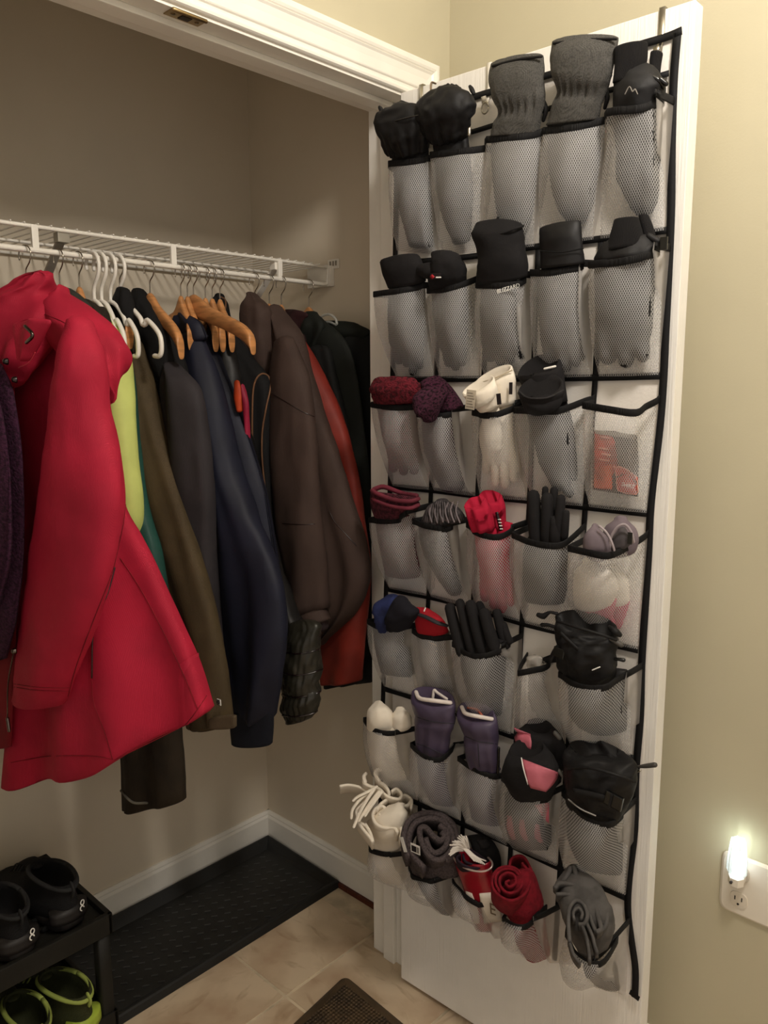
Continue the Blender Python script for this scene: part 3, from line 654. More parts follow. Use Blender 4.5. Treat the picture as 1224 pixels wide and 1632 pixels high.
# red coat
redst = mat('red_stitch', 'c8384a', .7); reddk = mat('red_twill_inside', '7a0d1c', .8)
t, o = garment('hooded_coat', 'bright red hooded coat with snaps, nearest on the rail', ax(180, 1200, -.66), [
    ('body', red, [(20, 540, 195, 560, -.665, .03, -.61), (15, 600, 172, 630, -.68, .045, -.62), (16, 700, 184, 700, -.685, .05, -.61), (18, 800, 202, 805, -.69, .052, -.595), (22, 900, 245, 885, -.69, .055, -.58), (24, 1000, 282, 965, -.695, .058, -.57), (22, 1100, 318, 1045, -.70, .06, -.555), (15, 1240, 340, 1122, -.705, .062, -.545)], dict(caps=('round', 'hollow'), hol=.9, depth=.12, folds=lambda x, y, t: (.015*sin(x*5.2+1.0)+.010*sin(x*10+2+t*2))*max(0, t-.28)*1.5*(1 if y >= 0 else -1), wr=(.004, 9, .4, 3), n=96, sub=8, warp=lambda p, x, y, t: p-V((0, 0, .034*(1-x*x)*max(0, t-.3)**2*2+.006*sin(x*7+1)*max(0, t-.5)*2)))),
    ('front_panel', reddk, [(-110, 560, 22, 600, -.73, .012), (-110, 800, 26, 800, -.735, .014), (-110, 1000, 26, 1000, -.738, .014), (-120, 1185, 19, 1190, -.74, .014)], dict(folds=None)),
    ('shoulder_flap', red, [(96, 462, 106, 466, -.66, .012, -.655), (60, 490, 142, 488, -.675, .035, -.65), (62, 520, 180, 520, -.685, .048, -.63), (78, 545, 203, 552, -.692, .052, -.615), (105, 575, 207, 573, -.692, .045, -.615), (135, 605, 194, 600, -.685, .036, -.625), (158, 632, 178, 630, -.67, .02, -.64)], dict(folds=lambda x, y, t: .005*sin(x*5+t*4), power=2.2)),
    ('sleeve', red, [(104, 520, 152, 520, -.712, .022, -.70), (90, 560, 172, 575, -.722, .036, -.70), (80, 640, 176, 650, -.727, .040, -.70), (72, 720, 194, 730, -.728, .045, -.70), (62, 800, 200, 812, -.729, .045, -.70), (52, 880, 190, 890, -.730, .043, -.705), (40, 960, 168, 975, -.731, .041, -.71), (28, 1040, 135, 1055, -.732, .039, -.715), (17, 1112, 106, 1124, -.734, .038, -.72)], dict(caps=('round', 'hollow'), hol=.85, folds=lambda x, y, t: .004*sin(x*3+t*7)*(.3+t), wr=(.0045, 14, .8, 9))),
    ('hood', red, [(20, 446, 82, 449, -.715, .03, -.68), (-6, 466, 92, 468, -.722, .05, -.675), (-25, 500, 108, 494, -.73, .055, -.67), (-25, 540, 100, 530, -.735, .05, -.69), (-15, 580, 66, 578, -.737, .036, -.72), (-8, 606, 40, 604, -.738, .02, -.73)], dict(folds=lambda x, y, t: .006*sin(x*6+t*5), wr=(.007, 13, 1, 5), n=64)),
    ('collar', red, [(24, 520, 80, 512, -.765, .010, -.755), (26, 545, 66, 540, -.768, .012, -.76), (28, 572, 50, 570, -.768, .008, -.764)], dict(folds=lambda x, y, t: .003*sin(x*5)))])
for x, y, X in ((12, 576, -.772), (26, 605, -.768), (-3, 530, -.775), (25, 1037, -.772)):
    c = ax(x, y, X); s = loft([(c, V((0, .0062, 0)), V((0, 0, .0062))), (c-V((.004, 0, 0)), V((0, .0052, 0)), V((0, 0, .0052)))], n=16, sub=2, caps=('flat', 'round')).build('snap', snapd if y < 1000 else silver, o['body'])
seam([(40, 520, -.785), (52, 534, -.785), (42, 546, -.785)], -.785, silver, o['collar'], .003, 'toggle')
seam([(30, 586, -.775), (46, 578, -.777), (56, 562, -.777)], -.77, redst, o['collar'], .0009)
seam([(22, 1040, -.757), (13, 1090, -.757), (12, 1150, -.757)], -.75, silver, o['front_panel'], .0016, 'zipper')
seam([(12, 1145, -.76), (15, 1165, -.76)], -.76, silver, o['front_panel'], .0035, 'zipper_pull')
SL = o['sleeve']
# stitched rows at the cuff and hem, laid on the surface of the finished skin
from mathutils.bvhtree import BVHTree
def on_surface(o, pts, m, name='seam', r=.0006, parent=None, sub=6):
    me = o.data; bv = BVHTree.FromPolygons([v.co.copy() for v in me.vertices], [tuple(p.vertices) for p in me.polygons])
    P = []
    for x, y in cat(pts, sub):
        h = bv.ray_cast(CAMP, ray(x, y).normalized())
        if h[0] is not None: P.append(h[0]+h[1]*(r*.4 if h[1].dot(ray(x, y)) < 0 else -r*.4))
    if len(P) > 2: return tube(P, r, 5, sub=1).build(name, m, parent or o)
for dy in (0, 5): on_surface(SL, [(23, 1090+dy), (60, 1095+dy), (110, 1096+dy)], reddk, r=.0008)
on_surface(SL, [(196, 640), (203, 720), (198, 820), (182, 900), (150, 985), (122, 1060), (108, 1110)], reddk, r=.0010, name='arm_seam')
on_surface(o['body'], [(18, 1215), (80, 1205), (150, 1205), (200, 1210), (262, 1180), (300, 1150), (335, 1100)], reddk, r=.0009, name='hem_stitch')
on_surface(o['body'], [(192, 890), (225, 940), (262, 1010), (295, 1080), (315, 1130)], reddk, r=.0010, name='back_seam')
on_surface(o['body'], [(147, 1085), (150, 1120), (168, 1170), (185, 1230)], reddk, r=.0010, name='side_seam')
on_surface(o['body'], [(183, 905), (172, 945), (150, 1000), (147, 1080)], snapd, r=.0018, name='pocket_edge')
on_surface(o['shoulder_flap'], [(70, 500), (110, 520), (135, 560), (160, 615)], reddk, r=.0008)

garment('knit_cardigan', 'grey green knit showing behind the red hood', ax(130, 1000, -.59), [('body', knitg, [(96, 466, 122, 470, -.585, .02), (98, 485, 136, 492, -.585, .03), (100, 520, 160, 530, -.585, .03), (60, 700, 150, 700, -.585, .03), (60, 1000, 160, 1000, -.585, .03)]), ('collar', knitg, [(104, 466, 125, 470, -.60, .012), (110, 480, 140, 486, -.60, .016), (112, 498, 150, 505, -.60, .014)])], 'sweater')
t, o = garment('long_coat', 'long dark olive coat whose hem hangs below the red coat', ax(240, 1290, -.47), [
    ('body', dkol, [(128, 484, 150, 486, -.56, .02), (130, 510, 176, 520, -.56, .03), (132, 700, 200, 700, -.53, .03), (150, 900, 250, 900, -.49, .035), (175, 1080, 284, 1060, -.475, .035), (190, 1200, 292, 1180, -.47, .036), (193, 1290, 297, 1274, -.465, .036)], dict(caps=('round', 'hollow'), depth=.07)),
    ('collar', dkol, [(128, 480, 150, 484, -.575, .012), (132, 496, 160, 502, -.575, .018), (134, 518, 165, 520, -.575, .014)])], 'coat')
on_surface(o['body'], [(194, 1260), (212, 1278), (235, 1279)], mat('grey_hem_lining', '6e6a5e', .7), r=.0035, name='lining_edge')
garment('rain_jacket', 'lime yellow jacket on a white plastic hanger', ax(200, 850, -.52), [
    ('body', lime, [(150, 496, 162, 500, -.535, .018), (152, 520, 180, 524, -.535, .028), (156, 560, 204, 568, -.53, .034), (160, 620, 214, 626, -.525, .034), (160, 700, 220, 704, -.525, .034), (165, 790, 230, 792, -.52, .034), (172, 832, 230, 834, -.52, .032), (180, 866, 222, 866, -.52, .03)], dict(caps=('round', 'hollow'))),
    ('collar', lime, [(152, 494, 166, 500, -.545, .012), (156, 510, 178, 520, -.545, .014), (160, 530, 182, 540, -.545, .012)])])
garment('shell_jacket', 'teal jacket between the lime jacket and the olive coat', ax(240, 960, -.49), [
    ('body', teal, [(170, 520, 190, 530, -.495, .02), (172, 600, 216, 606, -.495, .028), (176, 700, 227, 704, -.492, .03), (184, 800, 240, 804, -.49, .03), (192, 880, 259, 884, -.488, .03), (210, 985, 273, 990, -.486, .03)], dict(caps=('round', 'hollow')))])
t, o = garment('parka', 'olive brown parka with strapped cuff, right of the lime jacket', ax(340, 1150, -.42), [
    ('sleeve', olive, [(205, 545, 228, 552, -.44, .02), (198, 600, 246, 612, -.445, .030), (204, 680, 264, 686, -.445, .034), (212, 760, 286, 764, -.44, .036), (222, 840, 308, 842, -.435, .037), (240, 920, 330, 918, -.43, .037), (262, 1000, 350, 994, -.425, .037), (285, 1080, 366, 1070, -.42, .036), (303, 1155, 375, 1148, -.418, .034)], dict(caps=('round', 'hollow'), folds=lambda x, y, t: (.004*sin(x*4+t*5)+.003*sin(x*9-t*4))*(.4+t))),
    ('body', olive, [(176, 512, 208, 520, -.435, .025), (180, 560, 236, 566, -.425, .034), (190, 700, 262, 700, -.42, .036), (200, 900, 318, 900, -.41, .036), (230, 1140, 340, 1120, -.405, .036)], dict(caps=('round', 'hollow'))),
    ('hood', mat('olive_collar_canvas', '35301f', .75, 'weave', .3, 200), [(176, 510, 190, 510, -.465, .014), (172, 520, 206, 524, -.468, .024), (178, 534, 212, 545, -.466, .026), (188, 556, 220, 566, -.46, .018)], dict(wr=(.006, 30, 1, 2))),
    ('cuff', olive, [(299, 1134, 369, 1128, -.417, .037), (302, 1158, 374, 1150, -.416, .037)], dict(folds=None, caps=('hollow', 'hollow'), under='sleeve')),
    ('cuff_strap', mat('olive_strap', '5a4c3a', .7, 'weave', .3, 200), [(334, 1146, 376, 1141, -.455, .006, -.445), (335, 1160, 376, 1158, -.455, .006, -.445)], dict(folds=None, power=5, wr=None, under='sleeve'))])
tgp = ax(349, 1119, -.462)
lab = box('label', (-.0062, -.0062, -.0008), (.0062, .0062, .0008), kw, o['sleeve'], .0004, frame(tgp, (0, -1, .05), (0, 0, 1)))
q = [tgp+V((-.002, -.0032*cos(a)*1, .0042*sin(a)+.0004)) for a in [2*pi*k/14 for k in range(15)]]
tube(q, .0007, 5, sub=1, cap=False).build('mark_ring', snapd, lab); tube([tgp+V((-.002, 0, .003)), tgp+V((-.002, 0, -.003))], .0010, 5, sub=1).build('mark_bar', snapd, lab)
tube([tgp+V((-.002, -.005*sx, .005*sz)) for sx, sz in ((-1, -1), (1, -1), (1, 1), (-1, 1), (-1, -1))], .0006, 4, sub=1, cap=False).build('mark_frame', snapd, lab)
garment('hooded_jacket', 'black hooded jacket with charcoal grey sleeve, beside the olive parka', ax(320, 1000, -.37), [
    ('hood', black, [(210, 468, 236, 470, -.41, .018), (204, 486, 250, 488, -.41, .028), (205, 515, 264, 520, -.41, .030), (215, 550, 276, 560, -.405, .028), (232, 590, 282, 600, -.40, .022)], dict(wr=(.006, 18, 1, 2))),
    ('collar', black, [(184, 462, 206, 464, -.475, .010), (180, 480, 212, 486, -.478, .016), (176, 504, 214, 512, -.478, .014)]),
    ('yoke', black, [(238, 505, 262, 510, -.385, .02), (236, 540, 284, 548, -.38, .030), (238, 580, 300, 592, -.38, .034), (246, 640, 300, 640, -.378, .03)]),
    ('body', black, [(214, 560, 262, 566, -.395, .022), (222, 700, 290, 700, -.39, .028), (240, 860, 320, 860, -.385, .03), (270, 1040, 340, 1040, -.38, .03)]),
    ('sleeve', char, [(258, 590, 292, 586, -.402, .022), (256, 620, 318, 622, -.402, .030), (262, 700, 333, 700, -.40, .034), (270, 790, 341, 790, -.395, .034), (284, 880, 345, 880, -.39, .034), (304, 980, 350, 975, -.385, .032), (318, 1060, 356, 1055, -.38, .03)], dict(caps=('round', 'hollow'), folds=lambda x, y, t: .004*sin(x*5+t*3)))])
t, o = garment('bomber_jacket', 'dark navy jacket with ribbed cuff on a wooden hanger', ax(400, 1180, -.3), [
    ('collar', navy, [(276, 506, 300, 500, -.325, .012), (272, 522, 318, 512, -.325, .018), (276, 545, 330, 536, -.32, .016)]),
    ('body', navy, [(282, 512, 312, 505, -.275, .022), (284, 545, 344, 550, -.272, .032), (296, 600, 366, 604, -.27, .034), (320, 680, 395, 680, -.268, .035), (340, 760, 420, 760, -.266, .035), (360, 840, 436, 840, -.264, .035), (380, 930, 448, 925, -.262, .034), (390, 1020, 446, 1010, -.26, .03)], dict(caps=('round', 'hollow'))),
    ('sleeve', navy, [(286, 540, 326, 536, -.318, .022), (296, 600, 350, 604, -.325, .032), (318, 680, 371, 682, -.325, .036), (334, 760, 390, 760, -.322, .038), (342, 830, 416, 828, -.32, .040), (345, 900, 444, 896, -.318, .042), (348, 970, 459, 966, -.316, .042), (356, 1050, 457, 1046, -.314, .040), (364, 1110, 446, 1108, -.312, .036), (368, 1142, 438, 1140, -.311, .030)], dict(folds=lambda x, y, t: (.006*sin(x*4+t*6)+.003*sin(x*9+3))*(.3+t), wr=(.005, 12, .5, 77))),
    ('cuff', navyrib, [(367, 1134, 437, 1134, -.311, .027), (367, 1160, 437, 1160, -.311, .027), (369, 1183, 435, 1186, -.311, .027)], dict(folds=None, wr=None, caps=('flat', 'hollow'), under='sleeve'))])
t, o = garment('quilted_jacket', 'dark quilted nylon jacket with orange and crimson lining under the bare hanger', ax(480, 1140, -.2), [
    ('body', quilt, [(330, 505, 346, 510, -.235, .018), (330, 540, 372, 550, -.232, .028), (335, 590, 384, 600, -.23, .03), (345, 680, 398, 680, -.228, .03), (380, 820, 430, 820, -.22, .03), (420, 960, 470, 960, -.21, .03), (446, 1040, 508, 1040, -.205, .03)], dict(wr=(.006, 22, 1, 3))),
    ('lining', orange, [(372, 610, 382, 608, -.275, .006), (373, 635, 386, 630, -.275, .008), (378, 655, 386, 652, -.275, .006)], dict(folds=None)),
    ('pocket_lining', magenta, [(384, 612, 390, 618, -.268, .006), (385, 640, 398, 645, -.268, .008), (390, 690, 399, 688, -.262, .007), (394, 712, 398, 712, -.26, .004)], dict(folds=None)),
    ('sleeve', quilt2, [(452, 1005, 512, 1000, -.222, .028), (448, 1035, 514, 1030, -.222, .036), (448, 1075, 513, 1070, -.222, .037), (450, 1108, 510, 1104, -.222, .030)], dict(wr=(.006, 30, 1, 3), sub=8, n=72, folds=lambda x, y, t: .004*abs(sin(t*9.4))+.0012*sin(x*26+t*9))),
    ('cuff_roll', quilt2, [(450, 1112, 510, 1104, -.224, .030), (447, 1126, 512, 1116, -.224, .037), (452, 1141, 508, 1128, -.224, .030)], dict(wr=(.003, 40, 1, 3), n=72, folds=lambda x, y, t: .002*sin(x*24))),
    ('cuff', quilt2, [(453, 1141, 500, 1130, -.224, .024), (456, 1151, 492, 1146, -.224, .026)], dict(wr=(.003, 40, 1, 3), folds=None, caps=('round', 'hollow')))])
for y0 in (1038, 1072, 1107): on_surface(o['sleeve'], [(449, y0), (470, y0+4), (495, y0+1), (514, y0-6)], snapd, r=.0016, name='quilt_seam')
on_surface(o['cuff_roll'], [(450, 1140), (470, 1142), (495, 1138), (510, 1130)], snapd, r=.0018, name='quilt_seam')
t, o = garment('piped_vest', 'black vest edged with brown piping beside the brown softshell', ax(410, 900, -.17), [
    ('collar', black, [(346, 474, 356, 474, -.205, .012), (338, 484, 362, 482, -.207, .020), (340, 505, 366, 508, -.207, .020), (352, 530, 374, 540, -.2, .016)]),
    ('body', black, [(352, 520, 372, 515, -.185, .02), (362, 560, 404, 568, -.185, .028), (372, 620, 432, 610, -.183, .032), (384, 700, 436, 700, -.18, .032), (396, 800, 440, 800, -.178, .03), (420, 960, 450, 960, -.175, .03)])], 'vest')
for pts in ([(352, 474), (359, 480), (358, 500), (359, 525), (372, 552), (388, 580), (399, 602)], [(402, 712), (402, 660), (404, 620), (410, 602), (420, 596), (430, 604), (430, 622), (424, 650), (418, 690), (418, 730), (422, 775), (424, 800)]):
    on_surface(o['collar'] if pts[0][0] == 352 else o['body'], pts, piping, 'piping', .0023)
t, o = garment('softshell_jacket', 'large brown softshell jacket with turned up sleeve, right of the navy one', ax(520, 1000, -.1), [
    ('hood', brown, [(394, 474, 414, 472, -.135, .018), (386, 490, 432, 490, -.14, .032), (384, 530, 437, 530, -.14, .036), (392, 570, 438, 580, -.135, .030), (405, 605, 434, 610, -.13, .016)], dict(wr=(.005, 18, 1, 2))),
    ('body', brown, [(432, 492, 450, 498, -.105, .022), (432, 530, 482, 534, -.10, .034), (436, 580, 496, 584, -.095, .034), (444, 650, 516, 652, -.09, .038), (452, 730, 544, 732, -.085, .042), (462, 810, 570, 812, -.08, .046), (474, 880, 590, 872, -.076, .046), (486, 945, 594, 925, -.074, .044), (500, 985, 572, 975, -.073, .038), (506, 1026, 530, 1014, -.072, .022)], dict(folds=lambda x, y, t: (.007*sin(x*6+t*3)+.003*sin(x*12))*(.3+t), wr=(.005, 12, .5, 17))),
    ('sleeve', brown, [(436, 555, 470, 540, -.14, .02), (428, 600, 494, 604, -.148, .033), (428, 680, 505, 680, -.150, .037), (434, 760, 510, 758, -.150, .038), (442, 840, 516, 838, -.148, .038), (452, 910, 521, 900, -.147, .037), (459, 985, 524, 968, -.146, .036)], dict(folds=lambda x, y, t: .004*sin(x*4+t*8)*(.3+t), caps=('round', 'flat'))),
    ('cuff', brown, [(459, 993, 522, 969, -.147, .039), (460, 1011, 528, 983, -.147, .040)], dict(folds=None, caps=('hollow', 'hollow'), hol=.85, depth=.02, under='sleeve')),
    ('cuff_lining', brownlin, [(461, 1006, 524, 980, -.146, .032), (464, 1021, 522, 1000, -.146, .034)], dict(folds=None, caps=('flat', 'hollow'), under='sleeve', wr=(.004, 60, 1, 0)))])
on_surface(o['sleeve'], [(431, 626), (455, 640), (480, 655), (500, 664)], snapd, r=.0010, name='shoulder_seam')
on_surface(o['sleeve'], [(450, 834), (480, 836), (502, 835)], snapd, r=.0008, name='sleeve_seam')
on_surface(o['body'], [(446, 640), (450, 700), (452, 740)], snapd, r=.0016, name='pocket_zip')
on_surface(o['body'], [(525, 815), (534, 832), (550, 850), (568, 870)], snapd, r=.0009, name='dart_seam')
t, o = garment('rust_jacket', 'rust red jacket peeking out behind the brown softshell', ax(545, 1090, -.03), [
    ('body', rust, [(462, 530, 478, 532, -.045, .02), (468, 580, 514, 590, -.042, .03), (480, 660, 544, 662, -.04, .032), (490, 740, 568, 742, -.038, .034), (496, 830, 584, 830, -.036, .036), (500, 910, 596, 905, -.034, .036), (505, 980, 590, 975, -.034, .036), (508, 1040, 583, 1030, -.034, .036), (512, 1088, 578, 1082, -.034, .035)], dict(caps=('round', 'hollow'), hol=.9, folds=lambda x, y, t: .006*sin(x*4+t*6)))])
garment('thin_jacket', 'black hem showing below the rust red jacket', ax(545, 1100, .0), [('body', blk2, [(490, 560, 530, 560, -.0, .02), (510, 800, 572, 800, .0, .022), (514, 1095, 572, 1088, .0, .022)], dict(caps=('round', 'hollow')))])
garment('dark_coat', 'greenish black jacket hanging behind the rust red jacket', ax(540, 1060, .035), [
    ('body', grnblk, [(470, 512, 512, 504, .035, .02), (462, 540, 560, 560, .033, .026), (480, 700, 584, 700, .033, .028), (500, 900, 598, 900, .033, .028), (520, 1040, 590, 1040, .033, .028)]),
    ('collar', grnblk, [(480, 506, 508, 500, .02, .014), (470, 522, 520, 520, .018, .02), (464, 545, 505, 560, .018, .018)])])
t, o = garment('wool_jacket', 'black jacket pressed against the right closet wall', ax(570, 1080, .085), [
    ('body', blk2, [(500, 520, 575, 524, .088, .02), (492, 545, 625, 548, .088, .028), (495, 700, 640, 700, .088, .03), (510, 900, 640, 900, .088, .03), (545, 1085, 640, 1060, .088, .03)]),
    ('collar', grnblk, [(496, 516, 570, 516, .07, .012), (486, 530, 590, 530, .068, .018), (490, 548, 560, 552, .07, .014)])])
garment('maroon_shirt', 'strip of dark maroon cloth behind the black collars', ax(475, 520, -.0), [('body', maroon, [(446, 497, 492, 502, .0, .012), (448, 530, 488, 530, .0, .016), (460, 700, 500, 700, .0, .016)])], 'shirt')
clearp = mat('clear_plastic', 'b9b9b2', .15, alpha=.5, spec=.7)
t = thing('clear_hanger', 'clear plastic hanger neck poking out of the black collar', 'hanger', ax(525, 512, .07))
tube([ax(508, 516, .055), ax(512, 505, .055), ax(524, 501, .055), ax(534, 507, .055), ax(537, 516, .055)], .0035, 8).build('neck', clearp, t)
tube([ax(512, 516, .055), ax(524, 513, .055), ax(536, 518, .055)], .003, 8).build('bar', clearp, t)
# ================================================================== WHAT THE POCKETS HOLD
gk = mat('black_nylon', '131213', .62, 'noise', .5, 55, spec=.3)
gf = mat('black_stretch_fleece', '161415', .9, 'noise', .3, 140, sheen=.12)
gh = mat('grey_heather_canvas', '4a4844', .8, 'weave', .4, 220, var=.14, vs_=420, stretch=(1, 1, 1))
gr = mat('black_rib_knit', '171516', .95, 'rib', .8, 260, uv=True)
bins = mat('black_inner', '050505', .95)
INSIDE = []; INN = {'hand', 'palm', 'leg', 'body', 'bag', 'film', 'lower_layer', 'outer_layer', 'shell', 'finger', 'packet_film'}
GRP = {'glove': 'gloves and mittens in the organizer pockets', 'mitten': 'gloves and mittens in the organizer pockets', 'scarf': 'scarves in the bottom pockets'}
def item(name, label, cat_, p, parts, group=None):
    """p: (px,py,w) of its base; parts: (name, material, rows, options)"""
    t = thing(name, label, cat_, at(*p), group or GRP.get(cat_)); out = {}
    for q in parts:
        nm, m, rows = q[0], q[1], q[2]; k = dict(q[3]) if len(q) > 3 else {}
        par = out[k.pop('under')] if 'under' in k else t
        k.setdefault('wr', (.0016, 38, .8, rnd.uniform(0, 50))); k.setdefault('n', 36); k.setdefault('sub', 5)
        o = dl(rows, **k).build(nm, m, par); out.setdefault(nm, o)
    return t, out
def dt(pts, rp, m, name, parent, flat=1., n=8):
    """tube through (px,py,w) with radii in picture-sized steps"""
    P = [at(*q) for q in pts]; r = rp if isinstance(rp, (list, tuple)) else [rp]*len(P)
    return tube(P, [a*mpp(p) for a, p in zip(r, P)], n, flat=flat).build(name, m, parent)
def fingers(t, m, lst, w0, w1, name='finger'):
    for (x0, y0, x1, y1, r) in lst: dt([(x0, y0, w0), ((x0+x1)/2, (y0+y1)/2, (w0+w1)/2+.002), (x1, y1-r*.7, w1)], [r*1.05, r, r*.92], m, name, t, n=10)
def ds(pts, w_, m, name, parent, th=2.2, h=.009, axis=None):
    """band lying on something: (px,py)"""
    P = [at(x, y, w_ if not q else q[0]) for x, y, *q in pts]; return strip(P, axis or DN, th*mpp(P[0]), h, rnd_=False).build(name, m, parent)
def tilt(K): return lambda p, x, y, t: p-V((0, 0, K*y*max(0, 1-t*2.5)))
HO = dict(caps=('hollow', 'round'), hol=.84, depth=.03)
HT = dict(caps=('hollow', 'flat'), hol=.86, depth=.03)
def toggle(t, x, y, w_, m=gk, r=4): dt([(x-3, y-5, w_), (x, y, w_), (x+3, y+6, w_)], [r*.7, r, r*.8], m, 'cord_lock', t)
plst = mat('black_buckle_plastic', '0b0b0c', .25, spec=.6)
gtab = mat('grey_tab', '4c4945', .5); whl = mat('white_tag_cloth', 'dcd8d0', .8); redt = mat('red_tag_mark', '9c1c26', .6)

# --- top row
t, o = item('mitten', 'black nylon mitten with drooping cuff in the top left pocket', 'mitten', (690, 395, .02), [
    ('cuff', gk, [(626, 176, 664, 166, .070, .016), (600, 188, 680, 172, .075, .026), (599, 204, 684, 190, .076, .030), (606, 224, 684, 214, .066, .028), (618, 247, 684, 240, .050, .022)], dict(HT, wr=(.006, 27, 1, 1), n=64, sub=9, folds=lambda x, y, t_: .003*sin(x*17+t_*5)*max(0, t_-.45)*2)),
    ('hand', gk, [(624, 246, 684, 240, .045, .016), (628, 290, 686, 290, .042, .018), (638, 340, 690, 340, .036, .016), (652, 392, 697, 390, .022, .008)])])
toggle(t, 608, 176, .075); dt([(606, 200, .09), (640, 190, .108), (675, 182, .10)], 1.1, plst, 'drawcord', t)
t, o = item('mitten', 'black nylon mitten with tan loop, second pocket of the top row', 'mitten', (745, 385, .02), [
    ('cuff', gk, [(694, 151, 746, 141, .072, .018), (670, 164, 756, 149, .078, .030), (662, 184, 757, 172, .08, .034), (672, 206, 752, 196, .066, .028), (690, 226, 746, 218, .05, .02)], dict(HT, wr=(.006, 27, 1, 8), n=64, sub=9, folds=lambda x, y, t_: .003*sin(x*17+t_*5)*max(0, t_-.45)*2+.002*sin(x*20)*max(0, .2-t_)*4)),
    ('hand', gk, [(690, 220, 746, 214, .046, .018), (692, 260, 750, 256, .042, .018), (696, 310, 754, 306, .038, .017), (706, 350, 752, 348, .032, .014), (722, 388, 750, 380, .022, .008)])])
toggle(t, 752, 143, .075); dt([(693, 160, .09), (687, 144, .09), (688, 132, .088), (694, 133, .084)], [2.6, 2.8, 2.5, 2], mat('tan_loop', '7b6a55', .8), 'loop', t, .4)
dt([(748, 205, .07), (748, 215, .07)], 3, nickel, 'cord_tip', t)
for k, (lb, RA, RB, X0) in enumerate((('grey heather gauntlet glove, the shorter one in the middle of the top row', [(783, 104, 866, 88, .062, .014), (779, 130, 868, 114, .066, .022), (784, 158, 868, 148, .064, .022), (794, 178, 866, 170, .06, .017), (786, 196, 863, 190, .056, .02), (782, 216, 860, 210, .05, .022)], [(782, 214, 860, 208, .046, .016), (784, 270, 860, 264, .042, .018), (788, 320, 856, 316, .036, .016), (795, 360, 846, 356, .028, .013), (806, 385, 836, 380, .022, .008)], 820), ('grey heather gauntlet glove, the tallest in the fourth pocket of the top row', [(880, 68, 985, 60, .064, .015), (876, 92, 982, 86, .068, .024), (879, 120, 974, 124, .066, .025), (888, 146, 964, 150, .06, .018), (880, 166, 960, 166, .056, .022), (870, 200, 956, 190, .05, .024)], [(872, 198, 956, 188, .046, .016), (874, 250, 958, 244, .042, .018), (878, 300, 956, 296, .036, .016), (890, 335, 946, 330, .028, .013), (902, 352, 936, 350, .022, .008)], 920))):
    t, o = item('gauntlet_glove', lb, 'glove', (X0, 380 if k == 0 else 350, .02), [
        ('cuff', gh, RA, dict(HT, sub=8, n=56, wr=(.0022, 40, .8, k), folds=lambda x, y, t_: .0035*sin(x*22+t_*3)*math.exp(-((t_-.58)/.16)**2))), ('hand', gh, RB)])
    r = RA[0]; q = [(r[0]+2, r[1]+1, .079), ((r[0]+r[2])/2, (r[1]+r[3])/2-1, .080), (r[2]-3, r[3]+2, .078)]
    dt(q, 2.2, gk, 'cuff_binding', t)
    r = RA[3]; dt([(r[2]-2, r[3]-14, .05), (r[2]+4, r[3]+4, .05), (r[2], r[3]+22, .045)], [3, 4, 3], gk, 'side_strap', t)
t, o = item('mitten', 'black padded mitten with ribbed cuff in the top right pocket', 'mitten', (1030, 335, .02), [
    ('cuff', gr, [(978, 82, 1033, 68, .066, .020), (979, 106, 1032, 95, .064, .021), (976, 134, 1024, 128, .06, .024)], dict(HT, wr=None)),
    ('hand', gk, [(978, 134, 1046, 112, .058, .026), (974, 150, 1060, 132, .056, .034), (976, 172, 1062, 156, .052, .032), (980, 230, 1062, 226, .044, .022), (986, 290, 1054, 288, .036, .018), (1000, 322, 1046, 318, .028, .013), (1012, 340, 1040, 336, .022, .008)], dict(wr=(.005, 30, 1, 9)))])
dt([(1030, 118, .075), (1050, 128, .07), (1058, 140, .06)], [3, 4, 3], plst, 'wrist_strap', t); dt([(1052, 126, .07), (1062, 134, .065)], 4, plst, 'buckle', t)
lg = mat('grey_print', '77726c', .6)
dt([(996, 150, .096), (1003, 138, .096), (1008, 146, .095), (1012, 142, .094), (1016, 150, .093)], .9, lg, 'logo', t)
item('mitten', 'black ribbed cuff behind the top right padded mitten', 'mitten', (1045, 160, .02), [
    ('cuff', gr, [(1036, 88, 1057, 84, .03, .014), (1035, 104, 1054, 102, .03, .014), (1038, 128, 1052, 126, .03, .014), (1036, 150, 1052, 150, .03, .012)], dict(HT, wr=None))])

# --- second row
t, o = item('glove', 'black fleece glove with wide cuff, first pocket of the second row', 'glove', (655, 595, .02), [
    ('cuff', gf, [(606, 420, 668, 406, .072, .022), (609, 434, 675, 420, .074, .024), (618, 458, 680, 448, .062, .022)], dict(HT)),
    ('palm', gf, [(620, 455, 678, 446, .052, .020), (618, 500, 678, 498, .046, .020), (620, 545, 676, 545, .036, .016), (630, 562, 672, 562, .03, .012)])])
fingers(t, gf, [(634, 550, 636, 580, 8), (648, 555, 648, 584, 7), (659, 558, 658, 598, 7.5), (670, 550, 669, 588, 6)], .032, .022)
t, o = item('glove', 'black fleece glove with red and white label, second pocket of the second row', 'glove', (725, 588, .02), [
    ('cuff', gf, [(686, 408, 730, 404, .070, .020), (688, 420, 738, 416, .074, .024), (684, 436, 744, 430, .07, .026), (686, 456, 745, 446, .058, .022)], dict(HT, wr=(.004, 36, 1, 3))),
    ('fold', gf, [(664, 432, 672, 424, .07, .012), (668, 440, 692, 418, .076, .015), (680, 444, 702, 430, .078, .013)], dict()),
    ('palm', gf, [(688, 452, 744, 444, .048, .018), (690, 500, 746, 498, .044, .019), (698, 545, 744, 545, .036, .016), (706, 565, 742, 562, .03, .012)])])
fingers(t, gf, [(714, 558, 716, 584, 9), (726, 560, 726, 590, 8), (737, 556, 737, 583, 7)], .032, .022)
